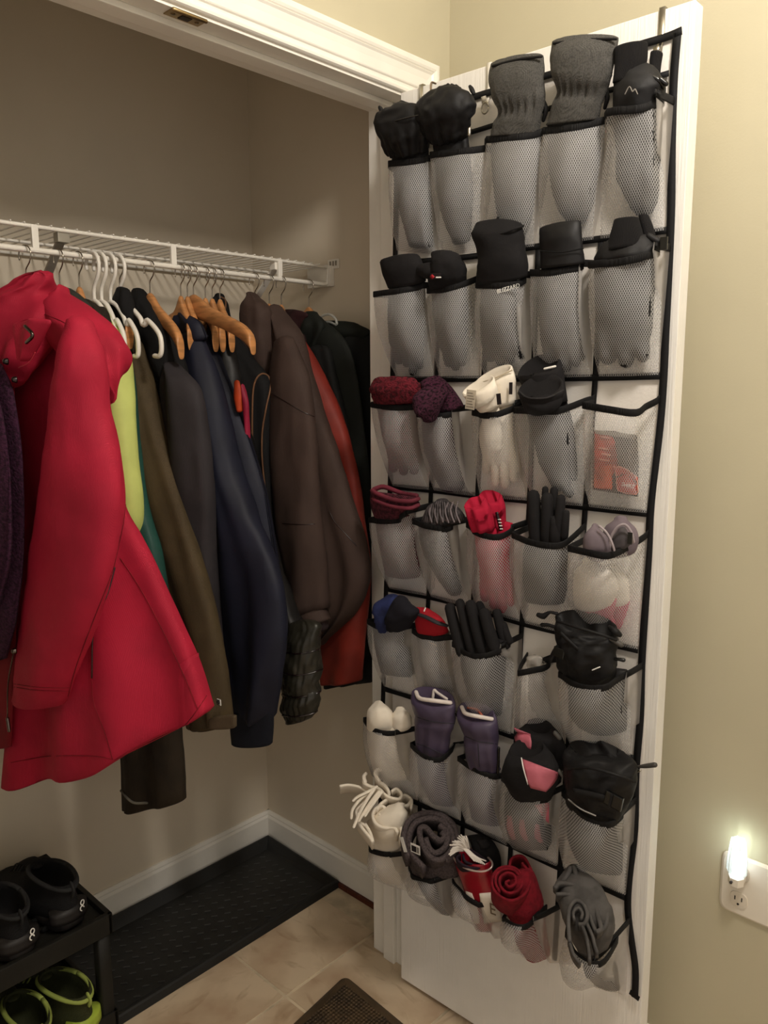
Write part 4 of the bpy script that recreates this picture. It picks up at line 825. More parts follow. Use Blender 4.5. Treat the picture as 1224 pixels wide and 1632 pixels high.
lb = box('label', (-.013, -.0055, -.0006), (.013, .0055, .0006), mat('label_black', '1b1517', .6), o['cuff'], .0003, DF(694, 440, .101, radians(-4)))
prism([at(685, 441, .103), at(689, 437, .103), at(693, 441, .103), at(689, 445, .103)], DN*.0005).build('diamond', redt, lb); box('print', (-.006, -.0012, 0), (.006, .0012, .0008), kw, lb, 0, DF(699, 442, .1025, radians(-4)))
t, o = item('glove', 'black glove with tall open cuff over white lettering, middle of the second row', 'glove', (800, 577, .02), [
    ('cuff', gf, [(757, 363, 833, 357, .066, .026), (753, 378, 836, 372, .07, .032), (760, 398, 838, 392, .068, .03), (762, 424, 842, 418, .066, .028), (760, 450, 842, 440, .056, .026)], dict(HT, depth=.02, hol=.88, wr=(.003, 28, 1, 3))),
    ('palm', gf, [(763, 450, 838, 442, .048, .020), (763, 500, 838, 498, .046, .020), (766, 545, 838, 545, .038, .016), (774, 560, 836, 558, .03, .012)])])
fingers(t, gf, [(780, 555, 782, 576, 10), (797, 558, 798, 582, 9), (812, 556, 813, 580, 9), (829, 552, 831, 572, 7)], .032, .024)
dt([(756, 368, .082), (775, 374, .093), (800, 372, .096), (822, 364, .09), (834, 360, .07)], 2, gf, 'rim', o['cuff']); dt([(794, 350, .045), (796, 345, .045)], 3.5, gk, 'loop', t)
dt([(838, 418, .06), (838, 432, .06)], 1.3, whl, 'tag', t)
text('lettering', 'BLIZZARD', .0105, DF(810, 460, .083, radians(9)), kw, t)
t, o = item('glove', 'black glove with smooth square cuff, fourth pocket of the second row', 'glove', (900, 590, .02), [
    ('cuff', mat('black_softshell', '131213', .55, 'noise', .2, 60), [(859, 366, 925, 353, .06, .014), (860, 384, 927, 374, .062, .017), (861, 400, 930, 396, .06, .016), (861, 428, 933, 420, .055, .02)], dict(HT)),
    ('palm', gf, [(862, 430, 932, 422, .046, .018), (858, 490, 934, 488, .044, .02), (862, 545, 934, 540, .036, .016), (872, 564, 930, 562, .03, .012)])])
fingers(t, gf, [(874, 555, 884, 582, 10), (898, 558, 902, 592, 10), (915, 556, 918, 584, 9), (928, 550, 928, 574, 7)], .032, .022)
dt([(861, 400, .078), (895, 402, .08), (930, 396, .07)], .9, bins, 'seam', t)
t, o = item('mitten', 'black padded mitten with strap and ribbed cuff, last pocket of the second row', 'mitten', (998, 583, .02), [
    ('cuff', gr, [(978, 354, 1019, 348, .062, .018), (972, 376, 1024, 366, .062, .021), (964, 402, 1030, 390, .06, .024)], dict(HT, wr=None)),
    ('hand', gk, [(952, 402, 1044, 384, .056, .024), (946, 414, 1052, 398, .056, .028), (948, 432, 1050, 420, .05, .024), (948, 490, 1044, 490, .046, .022), (950, 545, 1036, 542, .036, .018), (955, 562, 1032, 560, .03, .014)], dict(wr=(.004, 30, 1, 4)))])
fingers(t, gk, [(968, 556, 970, 578, 14), (998, 558, 998, 585, 13), (1024, 552, 1025, 576, 11)], .032, .024)
dt([(1034, 376, .06), (1050, 386, .055), (1062, 392, .04)], [5, 6, 4], gk, 'strap', t); box('buckle', (-.006, -.010, -.002), (.006, .010, .002), plst, t, .001, DF(1058, 388, .062))
item('mitten', 'second black ribbed cuff leaning behind in the last pocket of the second row', 'mitten', (1035, 400, .02), [
    ('cuff', gr, [(1018, 346, 1034, 343, .035, .012), (1022, 362, 1040, 357, .035, .013), (1028, 384, 1046, 378, .035, .013)], dict(HT, wr=None))])

# --- third row
fz = mat('burgundy_fuzz', '5e1722', .95, 'fuzz', 1., 260, var=.35, vs_=150, sheen=.4, bd=.006)
t, o = item('glove', 'fuzzy burgundy glove with rolled cuff, first pocket of the third row', 'glove', (640, 752, .02), [
    ('cuff', fz, [(595, 607, 664, 605, .072, .022), (591, 618, 670, 616, .076, .028), (596, 640, 672, 636, .066, .025)], dict(HT, wr=(.005, 60, 1, 2))),
    ('hand', fz, [(600, 640, 668, 638, .050, .018), (606, 680, 672, 680, .044, .018), (616, 720, 673, 720, .034, .014), (620, 738, 670, 738, .028, .010)])])
fingers(t, fz, [(627, 735, 627, 752, 8), (643, 738, 643, 757, 8), (660, 738, 660, 756, 8)], .028, .022)
pk = mat('purple_marl_knit', '55283e', .95, 'rib', 1., 170, var=.45, vs_=220, uv=True, bd=.004)
t, o = item('sock', 'purple marled knit with folded ribbed cuffs, second pocket of the third row', 'knitwear', (720, 780, .02), [
    ('cuff', pk, [(671, 612, 700, 598, .06, .014), (674, 622, 712, 608, .062, .017), (694, 638, 730, 630, .06, .018), (700, 656, 740, 648, .055, .018)], dict(HT, hol=.7)),
    ('folded_cuff', pk, [(668, 622, 716, 626, .085, .012), (656, 638, 708, 640, .095, .017), (660, 656, 702, 652, .097, .018), (672, 668, 696, 664, .095, .012)], dict(wr=(.003, 50, 1, 5))),
    ('leg', mat('purple_knit_leg', '40283a', .95, 'rib', .8, 170, uv=True), [(670, 660, 742, 650, .050, .018), (674, 710, 746, 706, .044, .018), (688, 750, 746, 750, .034, .014), (702, 778, 740, 778, .024, .010)])])
cr = mat('cream_fleece', 'e8decd', .9, 'noise', .25, 120, sheen=.2, var=.04)
crs = mat('cream_stitch', 'b9ab92', .9)
t, o = item('glove', 'cream fleece glove, taller one behind in the third row middle pocket', 'glove', (800, 770, .02), [
    ('cuff', cr, [(757, 610, 816, 588, .055, .018), (759, 624, 822, 606, .056, .020), (774, 652, 823, 642, .05, .020)], dict(HT, warp=tilt(0.016))),
    ('palm', cr, [(774, 650, 824, 642, .042, .016), (764, 690, 828, 686, .040, .017), (768, 722, 828, 722, .034, .015), (774, 736, 826, 736, .03, .012)])])
fingers(t, cr, [(778, 715, 775, 755, 7.5), (790, 722, 790, 776, 8), (804, 722, 805, 778, 8), (817, 718, 819, 768, 7.5), (824, 690, 829, 752, 6)], .034, .024)
dt([(757, 612, .07), (785, 604, .074), (816, 590, .064)], 1.2, crs, 'cuff_stitch', o['cuff'])
box('label', (-.0035, -.011, -.0006), (.0035, .011, .0006), mat('label_black', '1b1517', .6), o['cuff'], .0003, DF(814, 619, .074))
t, o = item('glove', 'cream fleece glove with care tag, in front in the third row middle pocket', 'glove', (780, 700, .06), [
    ('cuff', cr, [(738, 624, 788, 606, .088, .018), (742, 636, 793, 620, .090, .020), (762, 654, 797, 648, .078, .018)], dict(HT, warp=tilt(0.016))),
    ('palm', cr, [(766, 652, 796, 646, .068, .012), (770, 690, 800, 690, .064, .010), (776, 715, 800, 715, .056, .008)])])
tg = mat('care_tag', 'b5aa98', .8, 'noise', .2, 200)
lb = box('care_tag', (-.0105, -.018, -.0005), (.0105, .018, .0005), tg, o['cuff'], .0003, DF(750, 637, .112, radians(-6)))
for i in range(6): box('print_line', (-.008, -.0135+i*.005, .0004), (.008-.002*(i % 3), -.0125+i*.005, .0009), mat('grey_ink', '6f675c', .8), lb, 0, DF(750, 637, .112, radians(-6)))
box('label', (-.0045, -.010, -.0006), (.0045, .010, .0006), mat('label_black', '1b1517', .6), o['cuff'], .0003, DF(795, 636, .103, radians(8)))
t, o = item('glove', 'black fleece glove, rear one of the pair in the fourth pocket of the third row', 'glove', (905, 790, .02), [
    ('cuff', gf, [(826, 592, 893, 579, .050, .020), (828, 604, 898, 594, .051, .020), (845, 645, 905, 640, .046, .02)], dict(HT, warp=tilt(0.024))),
    ('palm', gf, [(848, 645, 904, 640, .040, .012), (858, 690, 916, 690, .038, .012), (866, 735, 918, 735, .030, .010)])])
fingers(t, gf, [(912, 725, 914, 766, 7), (880, 730, 892, 782, 9)], .03, .022)
dt([(868, 588, .06), (885, 584, .055)], 2, whl, 'tag', t)
t, o = item('glove', 'black fleece glove, front one of the pair in the fourth pocket of the third row', 'glove', (895, 780, .05), [
    ('cuff', gf, [(826, 620, 898, 616, .084, .020), (828, 632, 900, 628, .086, .021), (836, 652, 890, 654, .074, .020)], dict(HT, warp=tilt(0.024))),
    ('palm', gf, [(838, 652, 894, 654, .068, .012), (848, 690, 906, 690, .062, .012), (860, 740, 906, 738, .050, .010), (880, 776, 910, 770, .040, .009)])])
fingers(t, gf, [(898, 765, 908, 792, 8)], .04, .032)
dt([(827, 624, .088), (842, 634, .105), (872, 634, .105), (898, 622, .088)], 1.6, mat('grey_black_edge', '2b292a', .9), 'rim', o['cuff'])
pkb = mat('packet_brown', '453b34', .35, 'noise', .2, 90, spec=.5)
t = thing('warmer_packet', 'flat printed warmer packet alone in the right pocket of the third row', 'packet', at(982, 785, .03))
def fl(pts, w_, m, nm, par, d=.0006): return prism([at(x, y, w_) for x, y in pts], DN*d).build(nm, m, par, smooth=False)
pb = fl([(947, 686), (980, 687), (1000, 692), (1016, 693), (1018, 740), (1017, 791), (946, 780), (945, 730)], .030, pkb, 'packet_film', t, .004)
fl([(948, 687), (972, 688), (980, 705), (985, 740), (972, 765), (975, 781), (947, 778)], .0345, mat('packet_red', 'a03a2c', .4, var=.25, vs_=40), 'red_panel', pb)
fl([(948, 745), (975, 740), (976, 780), (947, 777)], .0352, mat('packet_orange', 'b4553a', .4, var=.25, vs_=60), 'orange_panel', pb)
fl([(946, 685), (1016, 693), (1010, 700), (990, 697), (950, 691)], .0355, mat('packet_seal', '8c857c', .4), 'seal', pb)
pink = mat('packet_foot', 'a8483e', .5); 
def blob(x, y, rx, ry, w_, m, nm, par, n=14): return fl([(x+rx*cos(2*pi*k/n), y+ry*sin(2*pi*k/n)) for k in range(n)], w_, m, nm, par)
fl([(983, 762), (985, 782), (1014, 788), (1016, 776), (1008, 764), (996, 756)], .0358, pink, 'foot_sole', pb)
for x, y, r in ((986, 750, 6), (995, 751, 4), (1002, 755, 3.6), (1008, 759, 3.2), (1014, 763, 2.8)): blob(x, y, r, r*1.35, .0362, pink, 'foot_toe', pb); 
ed = [(983, 762), (981, 752), (983, 745), (990, 745), (998, 748), (1006, 754), (1014, 760), (1016, 776), (1014, 788), (985, 782), (983, 762)]
tube([at(x, y, .0368) for x, y in ed], .0008, 5, sub=2).build('foot_outline', mat('packet_line', 'd79a8a', .5), pb)
text('lettering', 'SHIRT', .0088, DF(1001, 774, .0372, radians(-8)), kw, pb)
for i, (x, y) in enumerate(((965, 697), (962, 715), (966, 724), (963, 733))): text('lettering', ['HOT', 'WARM', 'TOES', 'HEAT'][i], .006, DF(x, y, .0362, radians(-6)), mat('packet_line', 'd79a8a', .5), pb) if False else box('print_line', (-.009, -.0012, 0), (.009, .0012, .0004), mat('packet_line', 'd79a8a', .5), pb, 0, DF(x, y, .0362, radians(-6)))

# --- fourth row
bg = mat('burgundy_knit', '53202c', .9, 'knit', .7, 170, var=.3, vs_=120); bgl = mat('burgundy_band', '6f2a38', .85, 'noise', .3, 150)
t, o = item('headband', 'burgundy knitted headband with two edge bands, first pocket of the fourth row', 'headband', (645, 925, .02), [
    ('body', bg, [(591, 784, 664, 794, .074, .022), (590, 797, 669, 804, .077, .026), (595, 818, 668, 814, .070, .024), (598, 830, 662, 826, .058, .020), (604, 870, 668, 866, .048, .018), (614, 915, 670, 918, .028, .010)], dict(HO))])
for dz, r in ((0, 3.6), (11, 3.2)): dt([(593, 782+dz, .082), (600, 786+dz*1.1, .10), (625, 796+dz, .105), (652, 799+dz, .10), (667, 795+dz*.9, .08)], r, bgl, 'edge_band', t)
dt([(596, 780, .06), (612, 776, .052), (640, 786, .05), (664, 790, .055)], 4, bgl, 'edge_band', t)
gs = mat('grey_striped_knit', '5b5456', .95, 'rib', 1., 60, uv=True, var=.3, vs_=120, bd=.005)
t, o = item('knit_hat', 'grey ribbed knit hat tucked in the second pocket of the fourth row', 'hat', (725, 945, .02), [
    ('body', gs, [(694, 802, 716, 798, .055, .010), (680, 812, 732, 808, .066, .022), (672, 826, 741, 824, .070, .026), (668, 842, 742, 836, .060, .024), (674, 880, 743, 878, .048, .020), (694, 915, 738, 918, .034, .014), (714, 945, 736, 945, .022, .008)])])
for k in range(6): dt([(690+k*8, 803-k*.6, .078), (684+k*8.5, 815, .092), (688+k*9, 832+(k % 2), .098)], 1.3, mat('grey_knit_stripe', '6d6466', .9), 'knit_rib', t)
rf = mat('raspberry_fleece', 'ab1233', .85, 'noise', .25, 120, sheen=.25, var=.05)
t, o = item('glove', 'raspberry red fleece glove standing behind, fourth row middle pocket', 'glove', (795, 972, .02), [
    ('cuff', rf, [(762, 788, 800, 796, .048, .014), (764, 800, 805, 806, .05, .017), (772, 842, 808, 842, .045, .018)], dict(HT, warp=tilt(0.012), folds=lambda x, y, t_: .003*sin(x*7))),
    ('palm', rf, [(766, 842, 820, 838, .040, .014), (764, 890, 824, 886, .038, .016), (766, 935, 820, 932, .030, .013)])])
fingers(t, rf, [(772, 930, 773, 958, 8), (786, 932, 787, 970, 8), (800, 932, 801, 976, 8), (814, 928, 814, 966, 7)], .03, .022)
ds([(792, 816), (795, 830), (799, 846)], .068, plst, 'zip_tape', t, 5, .002)
for k in range(4): dt([(794+k, 828+k*5, .0715), (798+k, 828+k*5, .0715)], .8, kw, 'print_mark', t)
t, o = item('glove', 'raspberry red fleece glove in front, fourth row middle pocket', 'glove', (770, 900, .06), [
    ('cuff', rf, [(740, 802, 774, 800, .086, .014), (742, 814, 782, 812, .088, .018), (752, 842, 790, 845, .076, .018)], dict(HT, warp=tilt(0.012), folds=lambda x, y, t_: .003*sin(x*7))),
    ('palm', rf, [(756, 842, 792, 846, .066, .012), (760, 885, 795, 885, .060, .010), (766, 910, 790, 910, .050, .008)])])
t, o = item('glove', 'black glove with fingers pointing up, fourth pocket of the fourth row', 'glove', (870, 965, .02), [
    ('palm', gf, [(840, 858, 900, 852, .06, .018), (834, 880, 906, 878, .052, .020), (833, 920, 906, 922, .042, .018), (834, 955, 900, 960, .026, .010)])])
fingers(t, gf, [(855, 862, 850, 797, 11), (872, 862, 872, 800, 10), (889, 858, 894, 800, 8), (899, 855, 902, 822, 6.5), (886, 866, 885, 836, 10)], .075, .078)
fingers(t, gf, [(868, 820, 869, 783, 5.5), (882, 820, 883, 786, 7)], .055, .055)
eg = mat('mauve_grey_fleece', '6a5f65', .9, 'noise', .2, 100, sheen=.2, var=.05); ew = mat('pale_trim', 'a89ca0', .8)
t, o = item('ear_warmer', 'mauve grey fleece ear warmer with pale trim, right pocket of the fourth row', 'ear warmer', (970, 885, .06), [
    ('rear_band', eg, [(978, 830, 1000, 828, .052, .010), (964, 840, 1014, 842, .056, .018), (960, 858, 1018, 860, .058, .02), (962, 880, 1014, 876, .058, .016)]),
    ('ear_pad', eg, [(942, 843, 956, 840, .09, .010), (932, 854, 966, 852, .096, .018), (929, 868, 974, 866, .098, .02), (934, 882, 976, 882, .092, .018)]),
    ('inner_pad', mat('dark_grey_pad', '4b4648', .85), [(984, 846, 998, 842, .080, .006), (976, 858, 1004, 854, .082, .010), (972, 874, 1006, 866, .08, .010)])])
dt([(955, 838, .112), (966, 848, .114), (974, 862, .116), (979, 877, .114)], 2, ew, 'trim', t)
dt([(972, 872, .095), (974, 856, .10), (984, 840, .10), (996, 836, .096), (1006, 848, .09), (1010, 864, .08)], 2.2, ew, 'trim', t)
box('label', (-.004, -.010, -.001), (.004, .010, .001), plst, t, .0004, DF(1004, 858, .094))
wf = mat('white_fleece_mitten', 'ded6cc', .9, 'noise', .2, 100, sheen=.2, var=.03); pf = mat('pink_mitten', 'c43d66', .85, 'noise', .3, 120)
item('mitten', 'white mitten with pink base at the bottom of the right fourth row pocket', 'mitten', (965, 1005, .02), [
    ('hand', wf, [(928, 897, 952, 893, .066, .012), (914, 915, 974, 910, .070, .020), (910, 940, 986, 936, .066, .022), (914, 962, 980, 958, .054, .02)]),
    ('cuff', pf, [(920, 958, 984, 956, .050, .018), (924, 978, 978, 984, .040, .014), (950, 1000, 984, 1006, .028, .010)], dict(wr=(.004, 50, 1, 1)))])
item('mitten', 'white mitten with pink base tucked behind, right fourth row pocket', 'mitten', (985, 1000, .02), [
    ('hand', wf, [(964, 905, 990, 908, .045, .012), (970, 925, 1002, 930, .042, .016), (966, 955, 1004, 958, .034, .014)]),
    ('cuff', pf, [(966, 956, 1004, 960, .030, .012), (968, 980, 996, 984, .022, .008), (974, 998, 990, 1000, .018, .005)])])

# --- fifth row
bl = mat('blue_fleece', '232b52', .9, 'noise', .3, 110, sheen=.2, var=.25, vs_=20); bd_ = mat('midnight_fleece', '15141c', .9, 'noise', .3, 110, sheen=.1)
t, o = item('neck_gaiter', 'crumpled blue and midnight fleece neck gaiter, first pocket of the fifth row', 'neck gaiter', (632, 1075, .02), [
    ('blue_layer', bl, [(612, 954, 638, 952, .062, .010), (600, 964, 648, 960, .070, .022), (597, 982, 640, 978, .072, .024), (598, 1000, 640, 996, .06, .02)], dict(wr=(.008, 28, 1, 1))),
    ('dark_layer', bd_, [(632, 956, 650, 956, .070, .010), (622, 966, 660, 964, .082, .020), (614, 980, 668, 976, .086, .022), (612, 998, 656, 996, .07, .018)], dict(wr=(.006, 28, 1, 6))),
    ('lower_layer', bd_, [(594, 1000, 658, 996, .052, .020), (598, 1035, 664, 1036, .044, .018), (606, 1070, 668, 1076, .026, .010)])])
rd = mat('red_fleece_lining', '9b1220', .8, 'noise', .2, 120); gb = mat('graphite_band', '2e2d31', .7)
foil = mat('brown_foil_pack', '6a5d50', .3, 'noise', .5, 35, var=.3, vs_=40, spec=.6, col2='3b332c')
t, o = item('packaged_hat', 'red fleece with graphite edge in a printed bag, second pocket of the fifth row', 'package', (705, 1105, .02), [
    ('fleece', rd, [(660, 968, 686, 972, .058, .012), (660, 984, 708, 990, .060, .018), (665, 1008, 716, 1008, .052, .018)], dict(HT)),
    ('bag', foil, [(664, 1012, 718, 1008, .046, .016), (668, 1050, 724, 1050, .040, .015), (678, 1095, 728, 1100, .024, .009)])])
dt([(661, 977, .075), (680, 984, .082), (698, 993, .080), (712, 997, .070)], [4, 4.5, 4.5, 3.5], gb, 'edge', t, .6)
dt([(678, 969, .06), (676, 974, .07)], 1.2, kw, 'pin', t)
for i in range(7): box('print_line', (-.012+.001*(i % 2), -.0013, 0), (.010-.003*(i % 3), .0013, .0006), mat('bag_print', 'b39a78', .5), t, 0, DF(690+i*2.2, 1026+i*10.5, .0625-.0045*i, radians(-7)))
t, o = item('glove', 'black glove with spread fingers up, middle pocket of the fifth row', 'glove', (780, 1138, .02), [
    ('palm', gf, [(736, 1036, 806, 1026, .07, .022), (734, 1056, 808, 1048, .058, .022), (744, 1100, 804, 1098, .042, .018), (758, 1135, 800, 1138, .024, .010)])])
fingers(t, gf, [(737, 1040, 717, 975, 9.5), (754, 1042, 733, 966, 8), (771, 1042, 750, 970, 9.5), (790, 1036, 772, 984, 10)], .085, .082)
fingers(t, gf, [(795, 1030, 764, 970, 8), (806, 1028, 792, 982, 8), (812, 1022, 803, 1000, 6)], .06, .058)
cb = mat('crinkled_clear_bag', 'c9c4bb', .25, 'noise', .9, 60, alpha=.55, spec=.7)
item('plastic_bag', 'small crinkled clear bag in the slim fourth pocket of the fifth row', 'bag', (866, 1145, .02), [
    ('film', cb, [(838, 1050, 866, 1048, .06, .008), (834, 1068, 874, 1068, .056, .014), (842, 1105, 880, 1105, .040, .012), (856, 1142, 886, 1142, .022, .008)], dict(wr=(.007, 45, 1, 1))),
    ('contents', mat('grey_packet', '8a857e', .5, 'noise', .5, 60), [(846, 1054, 858, 1052, .058, .006), (842, 1075, 866, 1074, .05, .008), (850, 1100, 872, 1100, .04, .007)])])
t, o = item('mitten', 'black insulated mitten with drawcord and buckles, right pocket of the fifth row', 'mitten', (965, 1168, .02), [
    ('cuff', gk, [(886, 982, 984, 1008, .082, .024), (884, 1002, 985, 1028, .088, .034), (888, 1030, 982, 1050, .086, .036), (890, 1060, 984, 1072, .076, .034), (902, 1084, 974, 1090, .062, .026)], dict(HT, warp=tilt(0.02), wr=(.007, 28, 1, 1), n=64, sub=8, folds=lambda x, y, t_: .004*sin(x*7+t_*12)*(1-t_*.7))),
    ('hand', gk, [(896, 1086, 1008, 1074, .050, .020), (900, 1125, 1010, 1122, .044, .020), (918, 1155, 1004, 1158, .030, .012), (938, 1168, 986, 1168, .022, .006)])])
dt([(858, 980, .09), (866, 982, .09), (876, 976, .09), (888, 978, .088)], [4, 5, 2.5, 3], gk, 'pull_tab', t); dt([(864, 996, .085), (874, 996, .085), (886, 1000, .085)], [3.5, 3, 3], gk, 'cord_lock', t)
dt([(972, 1000, .095), (980, 1006, .10), (988, 1012, .095)], [4, 6, 4], gk, 'cord_lock', t); dt([(974, 1018, .10), (990, 1028, .095)], [4, 4.5], gtab, 'pull_tab', t)
dt([(978, 1050, .09), (988, 1051, .09), (994, 1052, .088)], [2.5, 3, 3.6], plst, 'buckle', t)
ds([(876, 1055), (884, 1038), (890, 1030)], .115, gk, 'strap', t, 7, .002); box('buckle', (-.011, -.009, -.002), (.011, .009, .002), plst, t, .002, DF(891, 1040, .122, radians(-8)))
ds([(893, 1008), (905, 1020), (922, 1036)], .126, gk, 'webbing', t, 6, .0015); dt([(944, 1068, .115), (956, 1063, .113)], 1, kw, 'print_mark', t)
dt([(888, 990, .11), (920, 1000, .126), (960, 1012, .12), (982, 1020, .10)], 2.5, gk, 'cuff_channel', t)

# --- sixth row
t, o = item('fleece_bundle', 'cream fleece bundle in the left pocket of the sixth row', 'fleece', (625, 1245, .02), [
    ('fold', cr, [(596, 1122, 610, 1119, .070, .008), (586, 1132, 622, 1130, .078, .020), (584, 1150, 628, 1146, .080, .024), (588, 1168, 630, 1164, .07, .020)], dict(wr=(.004, 24, 1, 1))),
    ('fold', cr, [(632, 1131, 646, 1130, .055, .008), (624, 1142, 654, 1140, .062, .018), (622, 1160, 657, 1156, .06, .018)], dict(wr=(.004, 24, 1, 6))),
    ('body', cr, [(585, 1164, 656, 1158, .056, .026), (587, 1200, 656, 1198, .046, .024), (592, 1235, 654, 1240, .028, .012)], dict(wr=(.005, 20, 1, 6)))])
pu = mat('purple_puffer', '473d52', .45, 'noise', .3, 35, spec=.45, var=.06); ln = mat('pale_fleece_lining', 'd9cfc8', .9)
for k, (lb, RA, RB, qs) in enumerate((
    ('purple puffer mitten, left one of the pair in the sixth row', [(657, 1100, 724, 1117, .078, .020), (655, 1114, 728, 1128, .084, .026), (660, 1138, 725, 1150, .082, .026), (662, 1164, 719, 1174, .076, .024), (662, 1196, 716, 1204, .066, .024)], [(664, 1200, 722, 1200, .054, .022), (668, 1240, 728, 1238, .044, .020), (684, 1275, 728, 1282, .026, .010)], (690, 1280)),
    ('purple puffer mitten, right one of the pair in the sixth row', [(730, 1124, 790, 1143, .070, .020), (728, 1138, 794, 1154, .076, .026), (736, 1166, 796, 1180, .074, .026), (740, 1192, 797, 1208, .068, .024), (746, 1216, 797, 1232, .058, .022)], [(742, 1222, 798, 1228, .046, .02), (744, 1265, 802, 1268, .040, .019), (752, 1304, 802, 1314, .024, .010)], (775, 1312)))):
    t, o = item('puffer_mitten', lb, 'mitten', (qs[0], qs[1], .02), [('cuff', pu, RA, dict(HT, warp=tilt(0.016), n=48, wr=(.003, 26, 1, k*7), folds=lambda x, y, t_: -.004*math.exp(-((t_-.5)/.05)**2)+.002*sin(x*9)*t_)), ('hand', pu, RB)], None)
    a = RA[0]; LL = (a[0]+4, a[1]+1); RQ = (a[2]-4, a[3]+1)
    dt([(LL[0]+2, LL[1]+2, .082-k*.008), (LL[0]+8, LL[1]+12, .100-k*.008), ((LL[0]+RQ[0])/2, (LL[1]+RQ[1])/2+7, .104-k*.008), (RQ[0]-2, RQ[1]+2, .088-k*.008)], 3.4, ln, 'lining', o['cuff'])
    for a_ in ([(661, 1142), (690, 1150), (724, 1153)], [(664, 1185), (680, 1190), (714, 1206)]) if not k else ([(738, 1172), (765, 1182), (796, 1186)], [(762, 1186), (764, 1222)]): on_surface(o['cuff'], a_, gb, 'seam', .0009)
    if k: dt([(746, 1128, .07), (760, 1131, .075), (768, 1140, .08)], 2, mat('coral_tag', 'b0604a', .7), 'tag', t); dt([(795, 1192, .075), (794, 1215, .07), (793, 1232, .066)], 2.2, plst, 'zipper', t)
    else: dt([(690, 1112, .078), (692, 1100, .075), (697, 1104, .076), (712, 1114, .08)], 2.4, ln, 'tag', t)
pkn = mat('pink_nylon', 'b6606e', .5, 'noise', .4, 60, spec=.4, var=.06)
def panel_on(o, poly, m, nm, lift=.0012):
    """cloth panel lying on a skin: polygon in rows (xL,yL,xR,yR)"""
    me = o.data; bv = BVHTree.FromPolygons([v.co.copy() for v in me.vertices], [tuple(p.vertices) for p in me.polygons]); R = cat(poly, 3); nx = 10; vs = []; lastp = None
    for r in R:
        for i in range(nx+1):
            x = r[0]+(r[2]-r[0])*i/nx; y = r[1]+(r[3]-r[1])*i/nx; d = ray(x, y).normalized(); h = bv.ray_cast(CAMP, d)
            p = (h[0]-d*lift) if h[0] is not None else (lastp if lastp is not None else at(x, y, .09)); lastp = p; vs.append(p)
    fs = [(j*(nx+1)+i, j*(nx+1)+i+1, (j+1)*(nx+1)+i+1, (j+1)*(nx+1)+i) for j in range(len(R)-1) for i in range(nx)]
    ob = MB().add(vs, fs).build(nm, m, o); md = ob.modifiers.new('thickness', 'SOLIDIFY'); md.thickness = .0012; md.offset = 0; return ob
t, o = item('ski_glove', 'black ski glove with pink panel, rear one in the fourth pocket of the sixth row', 'glove', (880, 1350, .02), [
    ('cuff', gf, [(838, 1152, 880, 1164, .052, .014), (822, 1166, 898, 1178, .058, .024), (820, 1186, 902, 1200, .058, .026), (822, 1215, 898, 1228, .05, .024)], dict(HT, warp=tilt(0.015), wr=(.005, 26, 1, 1))),
    ('hand', gk, [(820, 1225, 896, 1232, .036, .010), (820, 1300, 892, 1304, .032, .008)])])
panel_on(o['cuff'], [(819, 1160, 845, 1170), (820, 1175, 847, 1184), (823, 1188, 846, 1194)], pkn, 'pink_panel'); dt([(885, 1168, .085), (892, 1176, .085)], 4, gtab, 'buckle', t)
t, o = item('ski_glove', 'black ski glove with pink panel, front one in the fourth pocket of the sixth row', 'glove', (850, 1358, .03), [
    ('cuff', gf, [(814, 1190, 868, 1196, .094, .020), (804, 1208, 890, 1222, .102, .032), (802, 1236, 890, 1250, .096, .034), (812, 1262, 882, 1268, .08, .028)], dict(HT, warp=tilt(0.02), wr=(.005, 26, 1, 4))),
    ('hand', gk, [(804, 1262, 888, 1262, .068, .022), (804, 1305, 892, 1302, .056, .022), (812, 1342, 888, 1348, .036, .014)])])
panel_on(o['cuff'], [(831, 1209, 890, 1231), (834, 1222, 888, 1240), (838, 1240, 880, 1252), (846, 1256, 870, 1262)], pkn, 'pink_panel')
dt([(831, 1208, .137), (835, 1228, .14), (842, 1252, .13)], 1, kw, 'piping', t); dt([(890, 1228, .10), (897, 1236, .10)], 3.5, gtab, 'tab', t)
panel_on(o['hand'], [(848, 1275, 875, 1280), (860, 1295, 875, 1297), (872, 1310, 875, 1312)], pkn, 'pink_panel')
for x in (812, 832, 856): panel_on(o['hand'], [(x-3, 1300+(x-812)*.3, x+3, 1301+(x-812)*.3), (x-4, 1320+(x-812)*.3, x+6, 1320+(x-812)*.3), (x+4, 1338+(x-812)*.1, x+10, 1338+(x-812)*.1)], pkn, 'finger_stripe')
t, o = item('mitten', 'big black mitten with webbing buckle, right pocket of the sixth row', 'mitten', (965, 1395, .02), [
    ('cuff', gk, [(906, 1188, 990, 1200, .080, .020), (900, 1202, 1016, 1216, .090, .036), (898, 1224, 1018, 1236, .094, .042), (902, 1250, 1012, 1260, .090, .042), (908, 1276, 1006, 1282, .080, .038), (928, 1298, 996, 1302, .068, .028)], dict(HT, warp=tilt(0.02), n=64, sub=8, wr=(.008, 24, 1, 6), folds=lambda x, y, t_: .005*sin(x*6+t_*11)*(1-t_))),
    ('hand', gk, [(902, 1296, 1004, 1296, .060, .026), (906, 1340, 1004, 1345, .046, .022), (924, 1380, 1000, 1392, .026, .010)])])
dt([(1016, 1222, .07), (1028, 1221, .072), (1044, 1219, .074)], [1.8, 3.6, 4.2], gtab, 'pull_tab', t); dt([(1012, 1230, .07), (1020, 1228, .072)], 2, nickel, 'ring', t)
ds([(914, 1262), (935, 1266), (960, 1272), (985, 1282)], .138, gk, 'webbing', t, 13, .0015); box('buckle', (-.016, -.013, -.003), (.016, .013, .003), plst, t, .002, DF(978, 1276, .138, radians(-10)))
